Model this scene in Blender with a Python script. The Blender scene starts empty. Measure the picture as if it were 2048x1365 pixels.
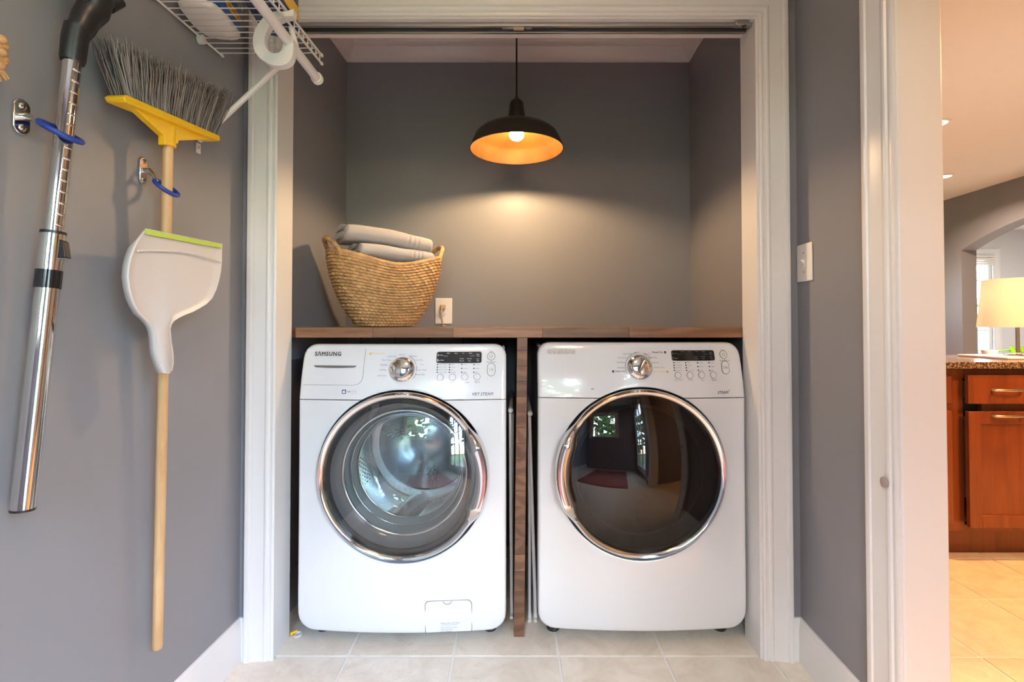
import bpy, bmesh, math, random
from math import sin, cos, pi, radians as R, sqrt, atan2, exp, log
from mathutils import Vector, Matrix
random.seed(7)
S = bpy.context.scene
COL = S.collection

# ------------------------------------------------------------------ camera, sky, exposure
PITCH = R(1.0)
CAMZ = 1.06
FPX, PX0, PY0 = 1000.0, 1024.0, 633.0
cam_d = bpy.data.cameras.new('camera')
cam_d.sensor_fit = 'HORIZONTAL'; cam_d.sensor_width = 36.0
cam_d.lens = 36.0 * FPX / 2048.0
cam_d.shift_y = -(682.5 - PY0) / 2048.0
cam_d.clip_start = 0.02
cam = bpy.data.objects.new('camera', cam_d); COL.objects.link(cam)
cam.location = (0, 0, CAMZ); cam.rotation_euler = (R(90) + PITCH, 0, 0)
S.camera = cam

S.view_settings.view_transform = 'Standard'
S.view_settings.look = 'None'
S.view_settings.gamma = 1.0
S.view_settings.use_curve_mapping = False
S.view_settings.exposure = 0.0
S.cycles.use_denoising = True
S.cycles.max_bounces = 10
S.cycles.diffuse_bounces = 5
S.cycles.glossy_bounces = 6
S.cycles.transparent_max_bounces = 16
S.cycles.sample_clamp_indirect = 6.0
S.cycles.caustics_reflective = False
S.cycles.caustics_refractive = False

SKY_STRENGTH = 11.0
BULB_STRENGTH = 1000.0
CEIL_STRENGTH = 38.0
KITCHEN_W = 46.0
world = bpy.data.worlds.new('world'); S.world = world
world.use_nodes = True
wn = world.node_tree.nodes; wl = world.node_tree.links
bgn = wn['Background']
sky = wn.new('ShaderNodeTexSky'); sky.sky_type = 'NISHITA'
sky.sun_disc = False; sky.sun_elevation = R(48); sky.sun_rotation = R(200)
sky.air_density = 1.0; sky.dust_density = 1.5
wl.new(sky.outputs[0], bgn.inputs[0]); bgn.inputs[1].default_value = SKY_STRENGTH

def portal(name, loc, rot, sx, sy):
    l = bpy.data.lights.new(name, 'AREA'); l.shape = 'RECTANGLE'; l.size = sx; l.size_y = sy
    l.cycles.is_portal = True
    o = bpy.data.objects.new(name, l); COL.objects.link(o)
    o.location = loc; o.rotation_euler = rot

def area(name, loc, rot, size, power, col, spread=180):
    l = bpy.data.lights.new(name, 'AREA'); l.shape = 'DISK'; l.size = size
    l.energy = power; l.color = col; l.spread = R(spread)
    o = bpy.data.objects.new(name, l); COL.objects.link(o)
    o.location = loc; o.rotation_euler = rot
# portals guide sky light through the real window openings (rear window, glazed side door, dining window)
BACKY = -1.25
WIN1 = (-0.80, 0.14, 1.15, 2.05)          # rear window: x0,x1,z0,z1
DOOR2 = (-1.14, -0.04, 0.12, 2.02)        # glazed door in right wall: y0,y1,z0,z1
WIN3 = (6.05, 6.93, 0.62, 2.06)           # dining window in far wall
portal('portal_rear', ((WIN1[0]+WIN1[1])/2, BACKY-0.06, (WIN1[2]+WIN1[3])/2), (R(90), 0, 0), WIN1[1]-WIN1[0], WIN1[3]-WIN1[2])
portal('portal_door', (0.93, (DOOR2[0]+DOOR2[1])/2, (DOOR2[2]+DOOR2[3])/2), (R(90), 0, R(90)), DOOR2[1]-DOOR2[0], DOOR2[3]-DOOR2[2])
FILL_WIN = (2.7, 3.4, 1.2, 1.9)              # unseen kitchen window, added in the far wall to light the arch wall
portal('portal_kitchen', ((FILL_WIN[0]+FILL_WIN[1])/2, 7.3, (FILL_WIN[2]+FILL_WIN[3])/2), (R(-90), 0, 0), FILL_WIN[1]-FILL_WIN[0], FILL_WIN[3]-FILL_WIN[2])
portal('portal_dining', ((WIN3[0]+WIN3[1])/2, 7.3, (WIN3[2]+WIN3[3])/2), (R(-90), 0, 0), WIN3[1]-WIN3[0], WIN3[3]-WIN3[2])
WARM = (1.0, 0.45, 0.13)
for (lx, ly) in ((2.3, .80), (4.0, 4.62), (2.6, 1.9), (2.9, 3.4)):
    area('kitchen_downlight', (lx, ly, 2.425), (0, 0, 0), 0.12, KITCHEN_W, WARM if ly < 4 else (1.0, .72, .52), 150)
area('dining_fill_light', (6.3, 5.4, 2.40), (0, 0, 0), 0.4, 60, (1.0, 0.90, 0.80))  # added fill lamp without a fitting, brightens the dining room

# ------------------------------------------------------------------ pixel rays -> real planes
def ray(px, py):
    u = (px - PX0) / FPX; v = (PY0 - py) / FPX
    return Vector((u, cos(PITCH) - v*sin(PITCH), sin(PITCH) + v*cos(PITCH)))
CP = Vector((0, 0, CAMZ))
def at_y(px, py, d):
    r = ray(px, py); return CP + r * (d / r.y)
def at_z(px, py, z):
    r = ray(px, py); return CP + r * ((z - CAMZ) / r.z)
YF = 1.605                      # laundry side of the closet wall
KW = 0.045                      # side walls are not quite square to the closet wall
def LWX(d): return -0.866 + KW*(d - YF)
def RWX(d): return 0.918 + KW*(d - YF)
def at_lw(px, py, off=0.0):
    r = ray(px, py); x0 = -0.866 + off - KW*YF
    return CP + r * (x0 / (r.x - KW*r.y))
def at_rw(px, py, off=0.0):
    r = ray(px, py); x0 = 0.918 - off - KW*YF
    return CP + r * (x0 / (r.x - KW*r.y))

# ------------------------------------------------------------------ mesh builder
class MB:
    def __init__(s): s.v = []; s.f = []; s.m = []; s.mi = 0
    def add(s, vs, fs):
        o = len(s.v); s.v += [tuple(p) for p in vs]
        for f in fs: s.f.append(tuple(i+o for i in f)); s.m.append(s.mi)
        return s
    def box(s, x0, x1, y0, y1, z0, z1, M=None):
        vs = [Vector(p) for p in ((x0,y0,z0),(x1,y0,z0),(x1,y1,z0),(x0,y1,z0),(x0,y0,z1),(x1,y0,z1),(x1,y1,z1),(x0,y1,z1))]
        if M is not None: vs = [M @ p for p in vs]
        return s.add(vs, [(3,2,1,0),(4,5,6,7),(0,1,5,4),(1,2,6,5),(2,3,7,6),(3,0,4,7)])
    def hexa(s, b, t):          # bottom and top quads
        return s.add(list(b)+list(t), [(3,2,1,0),(4,5,6,7),(0,1,5,4),(1,2,6,5),(2,3,7,6),(3,0,4,7)])
    def wallx(s, fx, d0, d1, off0, off1, z0, z1):   # slab along a skewed side wall
        p = lambda d, o: (fx(d)+o, d)
        q = [p(d0,off0), p(d0,off1), p(d1,off1), p(d1,off0)]
        return s.hexa([(x,y,z0) for x,y in q], [(x,y,z1) for x,y in q])
    def tube(s, pts, r, n=12, caps=True, closed=False):
        pts = [Vector(p) for p in pts]; N = len(pts)
        rs = r if isinstance(r, (list, tuple)) else [r]*N
        tang = []
        for i in range(N):
            a = pts[i-1] if (i > 0 or closed) else pts[i]
            b = pts[(i+1) % N] if (i < N-1 or closed) else pts[i]
            t = (b-a); tang.append(t.normalized() if t.length > 1e-9 else Vector((0,0,1)))
        t0 = tang[0]; ref = Vector((0,0,1)) if abs(t0.z) < .9 else Vector((1,0,0))
        nrm = t0.cross(ref).normalized()
        vs = []
        for i in range(N):
            t = tang[i]; nrm = (nrm - t*nrm.dot(t)).normalized(); bn = t.cross(nrm)
            for k in range(n):
                a = 2*pi*k/n
                vs.append(pts[i] + (nrm*cos(a) + bn*sin(a))*rs[i])
        fs = []
        M = N if closed else N-1
        for i in range(M):
            j = (i+1) % N
            for k in range(n):
                k2 = (k+1) % n
                fs.append((i*n+k, i*n+k2, j*n+k2, j*n+k))
        if caps and not closed:
            fs.append(tuple(reversed(range(n)))); fs.append(tuple(range((N-1)*n, N*n)))
        return s.add(vs, fs)
    def lathe(s, prof, n=32, M=None, close=False):
        vs = []; 
        for (r, z) in prof:
            for k in range(n):
                a = 2*pi*k/n; p = Vector((r*cos(a), r*sin(a), z)); vs.append(M @ p if M is not None else p)
        fs = []; P = len(prof)
        for i in range(P if close else P-1):
            j = (i+1) % P
            for k in range(n):
                k2 = (k+1) % n
                fs.append((i*n+k, i*n+k2, j*n+k2, j*n+k))
        return s.add(vs, fs)
    def grid(s, fn, nu, nv, cu=False, cv=False):
        vs = [fn(i/(nu if cu else nu-1), j/(nv if cv else nv-1)) for i in range(nu) for j in range(nv)]
        fs = []
        for i in range(nu if cu else nu-1):
            i2 = (i+1) % nu
            for j in range(nv if cv else nv-1):
                j2 = (j+1) % nv
                fs.append((i*nv+j, i2*nv+j, i2*nv+j2, i*nv+j2))
        return s.add(vs, fs)
    def prism(s, poly, f, w0, w1):    # polygon of (a,b) extruded between w0 and w1, mapped by f(a,b,w)
        n = len(poly)
        vs = [f(a,b,w0) for a,b in poly] + [f(a,b,w1) for a,b in poly]
        fs = [tuple(reversed(range(n))), tuple(range(n,2*n))] + [(i,(i+1)%n,n+(i+1)%n,n+i) for i in range(n)]
        return s.add(vs, fs)
    def sphere(s, c, rx, ry=None, rz=None, nu=16, nv=10, M=None):
        ry = rx if ry is None else ry; rz = rx if rz is None else rz; c = Vector(c)
        def f(a, b):
            th = 2*pi*a; ph = pi*(b-.5)
            p = Vector((rx*cos(th)*cos(ph), ry*sin(th)*cos(ph), rz*sin(ph)))
            return c + (M @ p if M is not None else p)
        return s.grid(f, nu, nv, cu=True)

WM = {}
def obj(name, mb, mats, parent=None, angle=35, bevel=0, local=False, smooth=True, kind=None, recenter=True, bseg=2):
    me = bpy.data.meshes.new(name)
    vs = mb.v
    loc = None
    if parent is None and recenter and vs:
        xs = [v[0] for v in vs]; ys = [v[1] for v in vs]; zs = [v[2] for v in vs]
        loc = Vector(((min(xs)+max(xs))/2, (min(ys)+max(ys))/2, min(zs)))
        vs = [(v[0]-loc.x, v[1]-loc.y, v[2]-loc.z) for v in vs]
    me.from_pydata(vs, [], mb.f)
    if not isinstance(mats, (list, tuple)): mats = [mats]
    for m in mats: me.materials.append(m)
    if len(mats) > 1: me.polygons.foreach_set('material_index', mb.m)
    me.validate()
    bm = bmesh.new(); bm.from_mesh(me); bmesh.ops.recalc_face_normals(bm, faces=bm.faces); bm.to_mesh(me); bm.free()
    if smooth:
        me.shade_smooth(); me.set_sharp_from_angle(angle=R(angle))
    o = bpy.data.objects.new(name, me); COL.objects.link(o)
    if loc is not None: o.location = loc
    if parent is not None:
        o.parent = parent
        if local: WM[o.name] = WM[parent.name]
        else:
            o.matrix_parent_inverse = WM[parent.name].inverted(); WM[o.name] = Matrix.Identity(4)
    else:
        WM[o.name] = Matrix.Translation(loc) if loc is not None else Matrix.Identity(4)
    if bevel:
        b = o.modifiers.new('bevel', 'BEVEL'); b.width = bevel; b.segments = bseg; b.limit_method = 'ANGLE'; b.angle_limit = R(40)
        b.harden_normals = False
    if kind: o['kind'] = kind
    return o
def tag(o, label, cat, group=None):
    o['label'] = label; o['category'] = cat
    if group: o['group'] = group
    return o
def thing(name, label, cat, loc=(0,0,0), group=None):
    o = bpy.data.objects.new(name, None); COL.objects.link(o); o.empty_display_size = .05
    o.location = loc; WM[o.name] = Matrix.Translation(loc)
    return tag(o, label, cat, group)
def struct(name, mb, mats, parent=None, **k):
    o = obj(name, mb, mats, parent, **k)
    if parent is None: o['kind'] = 'structure'
    return o
def share(src, name, loc=None, M=None, parent=None):   # another object with the same mesh
    o = bpy.data.objects.new(name, src.data); COL.objects.link(o); o.parent = parent
    if loc is not None: o.location = loc
    if M is not None: o.matrix_basis = M
    for m in src.modifiers:
        if m.type == 'BEVEL':
            b = o.modifiers.new('bevel', 'BEVEL'); b.width = m.width; b.segments = m.segments; b.limit_method = 'ANGLE'; b.angle_limit = m.angle_limit
    return o

# ------------------------------------------------------------------ materials
def nt(name):
    m = bpy.data.materials.new(name); m.use_nodes = True
    n = m.node_tree.nodes; return m, n, m.node_tree.links, n['Principled BSDF']
def mat(name, col, rough=.5, metal=0, spec=None, bump=0, bscale=200, var=0, vscale=8, coat=0, emis=None, estr=0, sheen=0, stretch=None, trans=0):
    m, n, l, p = nt(name)
    p.inputs['Base Color'].default_value = (*col, 1); p.inputs['Roughness'].default_value = rough
    p.inputs['Metallic'].default_value = metal
    if spec is not None: p.inputs['Specular IOR Level'].default_value = spec
    if coat: p.inputs['Coat Weight'].default_value = coat; p.inputs['Coat Roughness'].default_value = .008
    if sheen: p.inputs['Sheen Weight'].default_value = sheen
    if trans: p.inputs['Transmission Weight'].default_value = trans
    if emis: p.inputs['Emission Color'].default_value = (*emis, 1); p.inputs['Emission Strength'].default_value = estr
    if bump or var:
        tc = n.new('ShaderNodeTexCoord'); mp = n.new('ShaderNodeMapping')
        l.new(tc.outputs['Object'], mp.inputs[0])
        if stretch: mp.inputs['Scale'].default_value = stretch
    if bump:
        nz = n.new('ShaderNodeTexNoise'); nz.inputs['Scale'].default_value = bscale; nz.inputs['Detail'].default_value = 4
        l.new(mp.outputs[0], nz.inputs['Vector'])
        b = n.new('ShaderNodeBump'); b.inputs['Strength'].default_value = bump; b.inputs['Distance'].default_value = .002
        l.new(nz.outputs[0], b.inputs['Height']); l.new(b.outputs[0], p.inputs['Normal'])
    if var:
        nz = n.new('ShaderNodeTexNoise'); nz.inputs['Scale'].default_value = vscale; nz.inputs['Detail'].default_value = 5
        l.new(mp.outputs[0], nz.inputs['Vector'])
        cr = n.new('ShaderNodeValToRGB')
        cr.color_ramp.elements[0].position = .3; cr.color_ramp.elements[1].position = .7
        cr.color_ramp.elements[0].color = (*[max(0, c*(1-var)) for c in col], 1)
        cr.color_ramp.elements[1].color = (*[min(1, c*(1+var)) for c in col], 1)
        l.new(nz.outputs[0], cr.inputs[0]); l.new(cr.outputs[0], p.inputs['Base Color'])
    return m
def wood(name, dark, light, axis='X', scale=3.0, rough=.4, rnd=.35, endgrain=False):
    m, n, l, p = nt(name)
    tc = n.new('ShaderNodeTexCoord'); oi = n.new('ShaderNodeObjectInfo')
    add = n.new('ShaderNodeVectorMath'); add.operation = 'ADD'
    sc = n.new('ShaderNodeVectorMath'); sc.operation = 'SCALE'; sc.inputs[3].default_value = 37.0
    cmb = n.new('ShaderNodeCombineXYZ')
    for i in range(3): l.new(oi.outputs['Random'], cmb.inputs[i])
    l.new(cmb.outputs[0], sc.inputs[0]); l.new(tc.outputs['Object'], add.inputs[0]); l.new(sc.outputs[0], add.inputs[1])
    mp = n.new('ShaderNodeMapping'); l.new(add.outputs[0], mp.inputs[0])
    s = [14, 14, 14]; s['XYZ'.index(axis)] = 1.0
    mp.inputs['Scale'].default_value = s
    nz = n.new('ShaderNodeTexNoise'); nz.inputs['Scale'].default_value = scale; nz.inputs['Detail'].default_value = 8; nz.inputs['Roughness'].default_value = .65
    nz.inputs['Distortion'].default_value = .6
    l.new(mp.outputs[0], nz.inputs['Vector'])
    cr = n.new('ShaderNodeValToRGB'); e = cr.color_ramp.elements
    e[0].position = .28; e[0].color = (*dark, 1); e[1].position = .72; e[1].color = (*light, 1)
    src = nz
    if endgrain:
        wv = n.new('ShaderNodeTexWave'); wv.wave_type = 'RINGS'; wv.inputs['Scale'].default_value = 9; wv.inputs['Distortion'].default_value = 9; wv.inputs['Detail'].default_value = 3
        l.new(add.outputs[0], wv.inputs['Vector']); src = wv
        l.new(wv.outputs['Fac'], cr.inputs[0])
    else: l.new(nz.outputs[0], cr.inputs[0])
    hsv = n.new('ShaderNodeHueSaturation')
    mr = n.new('ShaderNodeMapRange'); mr.inputs[3].default_value = 1-rnd; mr.inputs[4].default_value = 1+rnd
    l.new(oi.outputs['Random'], mr.inputs[0]); l.new(mr.outputs[0], hsv.inputs['Value'])
    l.new(cr.outputs[0], hsv.inputs['Color']); l.new(hsv.outputs[0], p.inputs['Base Color'])
    p.inputs['Roughness'].default_value = rough
    b = n.new('ShaderNodeBump'); b.inputs['Strength'].default_value = .15; b.inputs['Distance'].default_value = .001
    l.new(nz.outputs[0], b.inputs['Height']); l.new(b.outputs[0], p.inputs['Normal'])
    return m
def glass(name, tint, rough=.0, f0=1.45, base=None):
    m = bpy.data.materials.new(name); m.use_nodes = True
    n = m.node_tree.nodes; l = m.node_tree.links; n.clear()
    out = n.new('ShaderNodeOutputMaterial'); mx = n.new('ShaderNodeMixShader')
    t = n.new('ShaderNodeBsdfTransparent'); t.inputs[0].default_value = (*tint, 1)
    g = n.new('ShaderNodeBsdfGlossy'); g.inputs['Roughness'].default_value = rough; g.inputs[0].default_value = (1,1,1,1)
    lw = n.new('ShaderNodeLayerWeight'); lw.inputs[0].default_value = .5      # Schlick reflectance, same from both faces
    pw = n.new('ShaderNodeMath'); pw.operation = 'POWER'; pw.inputs[1].default_value = 5.0; l.new(lw.outputs['Facing'], pw.inputs[0])
    r0 = ((f0-1)/(f0+1))**2
    fr = n.new('ShaderNodeMath'); fr.operation = 'MULTIPLY_ADD'; fr.inputs[1].default_value = 1-r0; fr.inputs[2].default_value = r0
    l.new(pw.outputs[0], fr.inputs[0])
    l.new(fr.outputs[0], mx.inputs[0]); l.new(t.outputs[0], mx.inputs[1]); l.new(g.outputs[0], mx.inputs[2])
    l.new(mx.outputs[0], out.inputs[0])
    return m
def translucent(name, col, mixf=.5, rough=.4):
    m = bpy.data.materials.new(name); m.use_nodes = True
    n = m.node_tree.nodes; l = m.node_tree.links; p = n['Principled BSDF']
    p.inputs['Base Color'].default_value = (*col, 1); p.inputs['Roughness'].default_value = rough
    t = n.new('ShaderNodeBsdfTranslucent'); t.inputs[0].default_value = (*col, 1)
    mx = n.new('ShaderNodeMixShader'); mx.inputs[0].default_value = mixf
    l.new(p.outputs[0], mx.inputs[1]); l.new(t.outputs[0], mx.inputs[2]); l.new(mx.outputs[0], n['Material Output'].inputs[0])
    return m
def tile_mat(name, grid=False):
    m, n, l, p = nt(name)
    g = n.new('ShaderNodeNewGeometry'); oi = n.new('ShaderNodeObjectInfo')
    sc = n.new('ShaderNodeVectorMath'); sc.operation = 'SCALE'; sc.inputs[3].default_value = 9.0
    cmb = n.new('ShaderNodeCombineXYZ')
    for i in range(3): l.new(oi.outputs['Random'], cmb.inputs[i])
    l.new(cmb.outputs[0], sc.inputs[0])
    add = n.new('ShaderNodeVectorMath'); add.operation = 'ADD'
    l.new(g.outputs['Position'], add.inputs[0]); l.new(sc.outputs[0], add.inputs[1])
    nz = n.new('ShaderNodeTexNoise'); nz.inputs['Scale'].default_value = 7; nz.inputs['Detail'].default_value = 9; nz.inputs['Roughness'].default_value = .62; nz.inputs['Distortion'].default_value = 1.2
    l.new(add.outputs[0], nz.inputs['Vector'])
    cr = n.new('ShaderNodeValToRGB'); e = cr.color_ramp.elements
    e[0].position = .30; e[0].color = (.66, .575, .47, 1); e[1].position = .60; e[1].color = (.80, .73, .62, 1)
    l.new(nz.outputs[0], cr.inputs[0])
    # thin brown veins
    n2 = n.new('ShaderNodeTexNoise'); n2.inputs['Scale'].default_value = 5; n2.inputs['Detail'].default_value = 7; n2.inputs['Roughness'].default_value = .7; n2.inputs['Distortion'].default_value = .8
    l.new(add.outputs[0], n2.inputs['Vector'])
    c2 = n.new('ShaderNodeValToRGB'); q = c2.color_ramp.elements
    q[0].position = .492; q[0].color = (0,0,0,1); q[1].position = .5; q[1].color = (.22,.22,.22,1)
    x = q.new(.508); x.color = (0,0,0,1)
    l.new(n2.outputs[0], c2.inputs[0])
    mx = n.new('ShaderNodeMix'); mx.data_type = 'RGBA'
    l.new(c2.outputs[0], mx.inputs[0]); l.new(cr.outputs[0], mx.inputs[6]); mx.inputs[7].default_value = (.36, .26, .16, 1)
    l.new(mx.outputs[2], p.inputs['Base Color'])
    p.inputs['Roughness'].default_value = .32
    b = n.new('ShaderNodeBump'); b.inputs['Strength'].default_value = .12; b.inputs['Distance'].default_value = .002
    l.new(nz.outputs[0], b.inputs['Height']); l.new(b.outputs[0], p.inputs['Normal'])
    return m

M_WALL = mat('grey_paint', (.228, .226, .246), .42, bump=.05, bscale=350, spec=.4)
M_DWALL = mat('dining_paint', (.62, .60, .60), .6, bump=.04, bscale=300)
M_TRIM = mat('white_gloss_trim', (.73, .715, .70), .28, bump=.02, bscale=60)
M_CEIL = mat('white_ceiling', (.78, .74, .70), .8, bump=.05, bscale=250)
M_TILE = tile_mat('beige_stone_tile')
M_GROUT = mat('pale_grout', (.80, .78, .74), .8, bump=.1, bscale=300)
M_ENAMEL = mat('white_enamel', (.74, .75, .765), .15, coat=1.0)
M_CAB = mat('cabinet_white_metal', (.78, .80, .82), .2)
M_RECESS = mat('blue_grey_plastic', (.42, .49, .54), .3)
M_CHROME = mat('chrome', (.78, .76, .74), .07, 1)
M_CHROME2 = mat('polished_steel', (.70, .69, .68), .10, 1)
M_NICKEL = mat('brushed_nickel', (.66, .62, .55), .28, 1)
M_STEEL = mat('drum_steel', (.88, .92, .94), .15, 1, bump=.55, bscale=32)
M_STEELD = mat('drum_plate_steel', (.66, .71, .74), .25, 1)
M_GASKET = mat('grey_rubber', (.22, .25, .26), .4)
M_DOORCONE = mat('smoked_grey_plastic', (.15, .14, .14), .15, coat=.5)
M_BLACK = mat('black_plastic', (.012, .012, .013), .35)
M_BLACKG = mat('gloss_black', (.01, .01, .012), .1)
M_INK = mat('dark_print', (.05, .055, .065), .6)
M_INKL = mat('grey_print', (.17, .19, .22), .6)
M_INKO = mat('orange_print', (.80, .42, .10), .6)
M_INKW = mat('white_print', (.75, .77, .80), .6)
M_INKB = mat('blue_print', (.06, .10, .18), .6)
M_SEAM = mat('seam_shadow_gap', (.10, .11, .12), .7)
M_SILVER = mat('silver_letters', (.60, .61, .63), .22, 1)
M_GLASS = glass('clear_glass', (.93, .96, .96), 0, 1.5)
M_WGLASS = glass('washer_door_glass', (.92, .95, .96), 0, 1.55)
M_DGLASS = glass('smoked_door_glass', (.42, .37, .36), 0, 1.5)
M_DINNER = mat('dryer_inner_plastic', (.13, .10, .095), .22, coat=.5)
M_WALNUT = wood('walnut_stave', (.115, .048, .022), (.33, .165, .085), 'X', 3.2, .38, .30)
M_WALEND = wood('walnut_end_grain', (.125, .056, .030), (.195, .092, .050), 'Y', 3.0, .45, .22, endgrain=True)
M_BEECH = wood('pale_wood_handle', (.46, .27, .12), (.66, .44, .22), 'Z', 4, .4, .05)
M_CHERRY = wood('cherry_cabinet', (.16, .035, .010), (.27, .070, .018), 'Z', 2.0, .3, .04)
M_SHADE_O = mat('dark_bronze_enamel', (.018, .014, .011), .42, spec=.4)
M_SHADE_I = mat('gold_leaf_lining', (.100, .042, .008), .42, .55, bump=.06, bscale=30, var=.18, vscale=12)
M_BULB = mat('lit_bulb', (1, .9, .7), .3, emis=(1.0, .66, .34), estr=BULB_STRENGTH)
M_STRAW = mat('seagrass', (.57, .34, .15), .6, var=.28, vscale=40, bump=.3, bscale=160, spec=.3)
M_TOWEL = mat('grey_lilac_towelling', (.48, .44, .425), .95, bump=.9, bscale=420, sheen=.4, spec=.1)
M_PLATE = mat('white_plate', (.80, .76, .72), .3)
M_TAN = mat('tan_plug_plastic', (.50, .38, .26), .5)
M_YELLOW = mat('yellow_plastic', (.85, .50, .012), .4)
M_BRISTLE = mat('grey_bristle', (.25, .23, .23), .55)
M_BRISTLE2 = mat('pale_bristle', (.42, .36, .31), .5)
M_BRISTLE3 = mat('dark_bristle', (.12, .11, .118), .55)
M_DUSTPAN = translucent('milky_plastic', (.80, .78, .77), .35, .35)
M_LIME = mat('lime_rubber', (.40, .55, .07), .5)
M_BLUE = mat('blue_vinyl', (.012, .045, .30), .35)
M_WIRE = mat('white_vinyl_wire', (.72, .71, .70), .35)
M_WPLAST = mat('white_plastic', (.72, .71, .71), .35)
M_NAVY = mat('navy_plastic', (.014, .02, .10), .35)
M_LBLUE = mat('blue_label', (.015, .09, .32), .4, var=.3, vscale=20)
M_LYEL = mat('yellow_label', (.75, .45, .02), .4)
M_LRED = mat('red_label', (.45, .05, .03), .4)
M_RACK = mat('white_coated_tube', (.80, .82, .85), .3)
M_GRANITE = None
M_LSHADE = translucent('cream_lampshade', (.93, .87, .76), .6, .8)
M_LEAF = mat('green_leaf', (.16, .42, .03), .4, var=.25, vscale=30)
M_ZINC = mat('galvanised_metal', (.42, .42, .40), .35, .9)
M_RUG = mat('red_rug', (.26, .075, .065), .95, var=.3, vscale=30, bump=.5, bscale=200)
M_GRASS = mat('lawn', (.07, .14, .03), .9, var=.4, vscale=5)
M_FOLIAGE = mat('tree_foliage', (.11, .20, .04), .8, var=.6, vscale=4)

def granite():
    m, n, l, p = nt('speckled_granite')
    tc = n.new('ShaderNodeTexCoord'); v = n.new('ShaderNodeTexNoise'); v.inputs['Scale'].default_value = 130; v.inputs['Detail'].default_value = 6
    l.new(tc.outputs['Object'], v.inputs['Vector'])
    cr = n.new('ShaderNodeValToRGB'); e = cr.color_ramp.elements
    e[0].position = .38; e[0].color = (.03, .022, .018, 1); e[1].position = .62; e[1].color = (.36, .26, .18, 1)
    x = e.new(.5); x.color = (.14, .09, .06, 1)
    l.new(v.outputs[0], cr.inputs[0]); l.new(cr.outputs[0], p.inputs['Base Color']); p.inputs['Roughness'].default_value = .15
    return m
M_GRANITE = granite()

# ------------------------------------------------------------------ lettering prepass (text -> flat mesh, one update)
TXT = {}
def prep_text(items):
    os_ = []
    for (s_, bold) in items:
        c = bpy.data.curves.new('t', 'FONT'); c.body = s_; c.size = 1.0; c.align_x = 'CENTER'; c.align_y = 'CENTER'
        c.resolution_u = 2
        if 'Λ' in s_: c.space_character = 1.12
        c.extrude = 0.0
        o = bpy.data.objects.new('t', c); COL.objects.link(o); os_.append((s_, bold, o))
    dg = bpy.context.evaluated_depsgraph_get(); dg.update()
    for s_, bold, o in os_:
        me = o.evaluated_get(dg).to_mesh()
        vs = [(v.co.x, v.co.y) for v in me.vertices]; fs = [tuple(p.vertices) for p in me.polygons]
        xs = [v[0] for v in vs] or [0]; ys = [v[1] for v in vs] or [0]
        TXT[(s_, bold)] = (vs, fs, min(xs), max(xs), min(ys), max(ys))
        o.evaluated_get(dg).to_mesh_clear()
    for s_, bold, o in os_:
        c = o.data; bpy.data.objects.remove(o); bpy.data.curves.remove(c)
WASH_LBL = [('Normal',804,709.5),('Heavy Duty',784,713.5),('Delicates',826,712.5),('Perm Press',773,720.5),('Hand Wash',838,720.5),
            ('Sanitize',768,730),('Wool',844,729.5),('Bedding',766,740.5),('Quick Wash',844,740.5),('DEEP STEAM',764,752),('Rinse+Spin',841,750),
            ('Temp.',880,765),('Spin',904.5,765),('Soil Level',929,765),('Signal',954,764.5),('Power',983,702.5),('Start/Pause',983,724)]
DRY_LBL = [('Normal',1274.5,705),('Heavy Duty',1255,708.5),('Time Dry',1295,708.5),('Perm Press',1245,716),('Quick Dry',1306,716),
           ('Delicates',1242,725),('Refresh',1311,725.5),('Sanitize',1242,735.5),('Wrinkle Care',1318,735),
           ('Dry Level',1357,760.5),('Temp.',1381,760.5),('Time',1404.5,760.5),('Signal',1428,760.5),('Power',1445,700),('Start/Pause',1449,721)]
WLED = [[('Hot / Cold',0),('Warm / Warm',1),('Warm / Cold',2),('Cold / Cold',3)],[('High',0),('Medium',1),('Low',2),('No Spin',3)],
        [('Heavy',0),('Normal',1.5),('Light',3)],[('Louder',0),('Softer',1.5),('Off',3)]]
DLED = [[('More Dry',0),('Normal Dry',1),('Less Dry',2),('Damp Dry',3)],[('High',0),('Medium',1),('Low',2),('Extra Low',3)],
        [('60 min',0),('40 min',1.5),('20 min',3)],[('Louder',0),('Softer',1.5),('Off',3)]]
PUMP = ['Please clean the filter', 'once every two months.', 'Release drain hose plug', 'and empty water', 'before cleaning.']
DISP = ['Wash','Rinse','Spin','Finish','Custom','Favorite','Normal','Steam','Time','My Cycle','Pure','Cycle','Delay','End','Delay Wash','Pre Wash','1','2',
        'Sensor','Drying','Cooling','Wrinkle','Rack Dry','Mixed']
items = set([('SΛMSUNG', .028), ('SΛMSUNG', .072), ('STEAM', True), ('VRT STEAM', True), ('Steam Cycles', False), ('Sensor Dry', True), ('Manual Dry', True), ('NSF', True),
             ('OXI', True), ('CLEAN', True), ('VERSATILE', True), ('S', True)])
for L in (WASH_LBL, DRY_LBL): items |= {(t, False) for t, *_ in L}
for L in (WLED, DLED): items |= {(t, False) for c in L for t, _ in c}
items |= {(t, False) for t in PUMP} | {(t, False) for t in DISP}
prep_text(sorted(items, key=str))
def text_into(mb, s_, bold, place, width=None, height=None, shear=0.0):
    vs, fs, x0, x1, y0, y1 = TXT[(s_, bold)]
    k = (width/(x1-x0)) if width else (height/(y1-y0))
    cx, cy = (x0+x1)/2, (y0+y1)/2
    b = .022 if bold is True else float(bold)
    for q in (range(8) if b else (None,)):
        ox, oy = (b*cos(q*pi/4), b*sin(q*pi/4)) if q is not None else (0, 0)
        mb.add([place(((x-cx+ox) + shear*(y-cy+oy))*k, (y-cy+oy)*k) for x, y in vs], fs)

# ================================================================== STRUCTURE
CEILZ = 2.44
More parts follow.
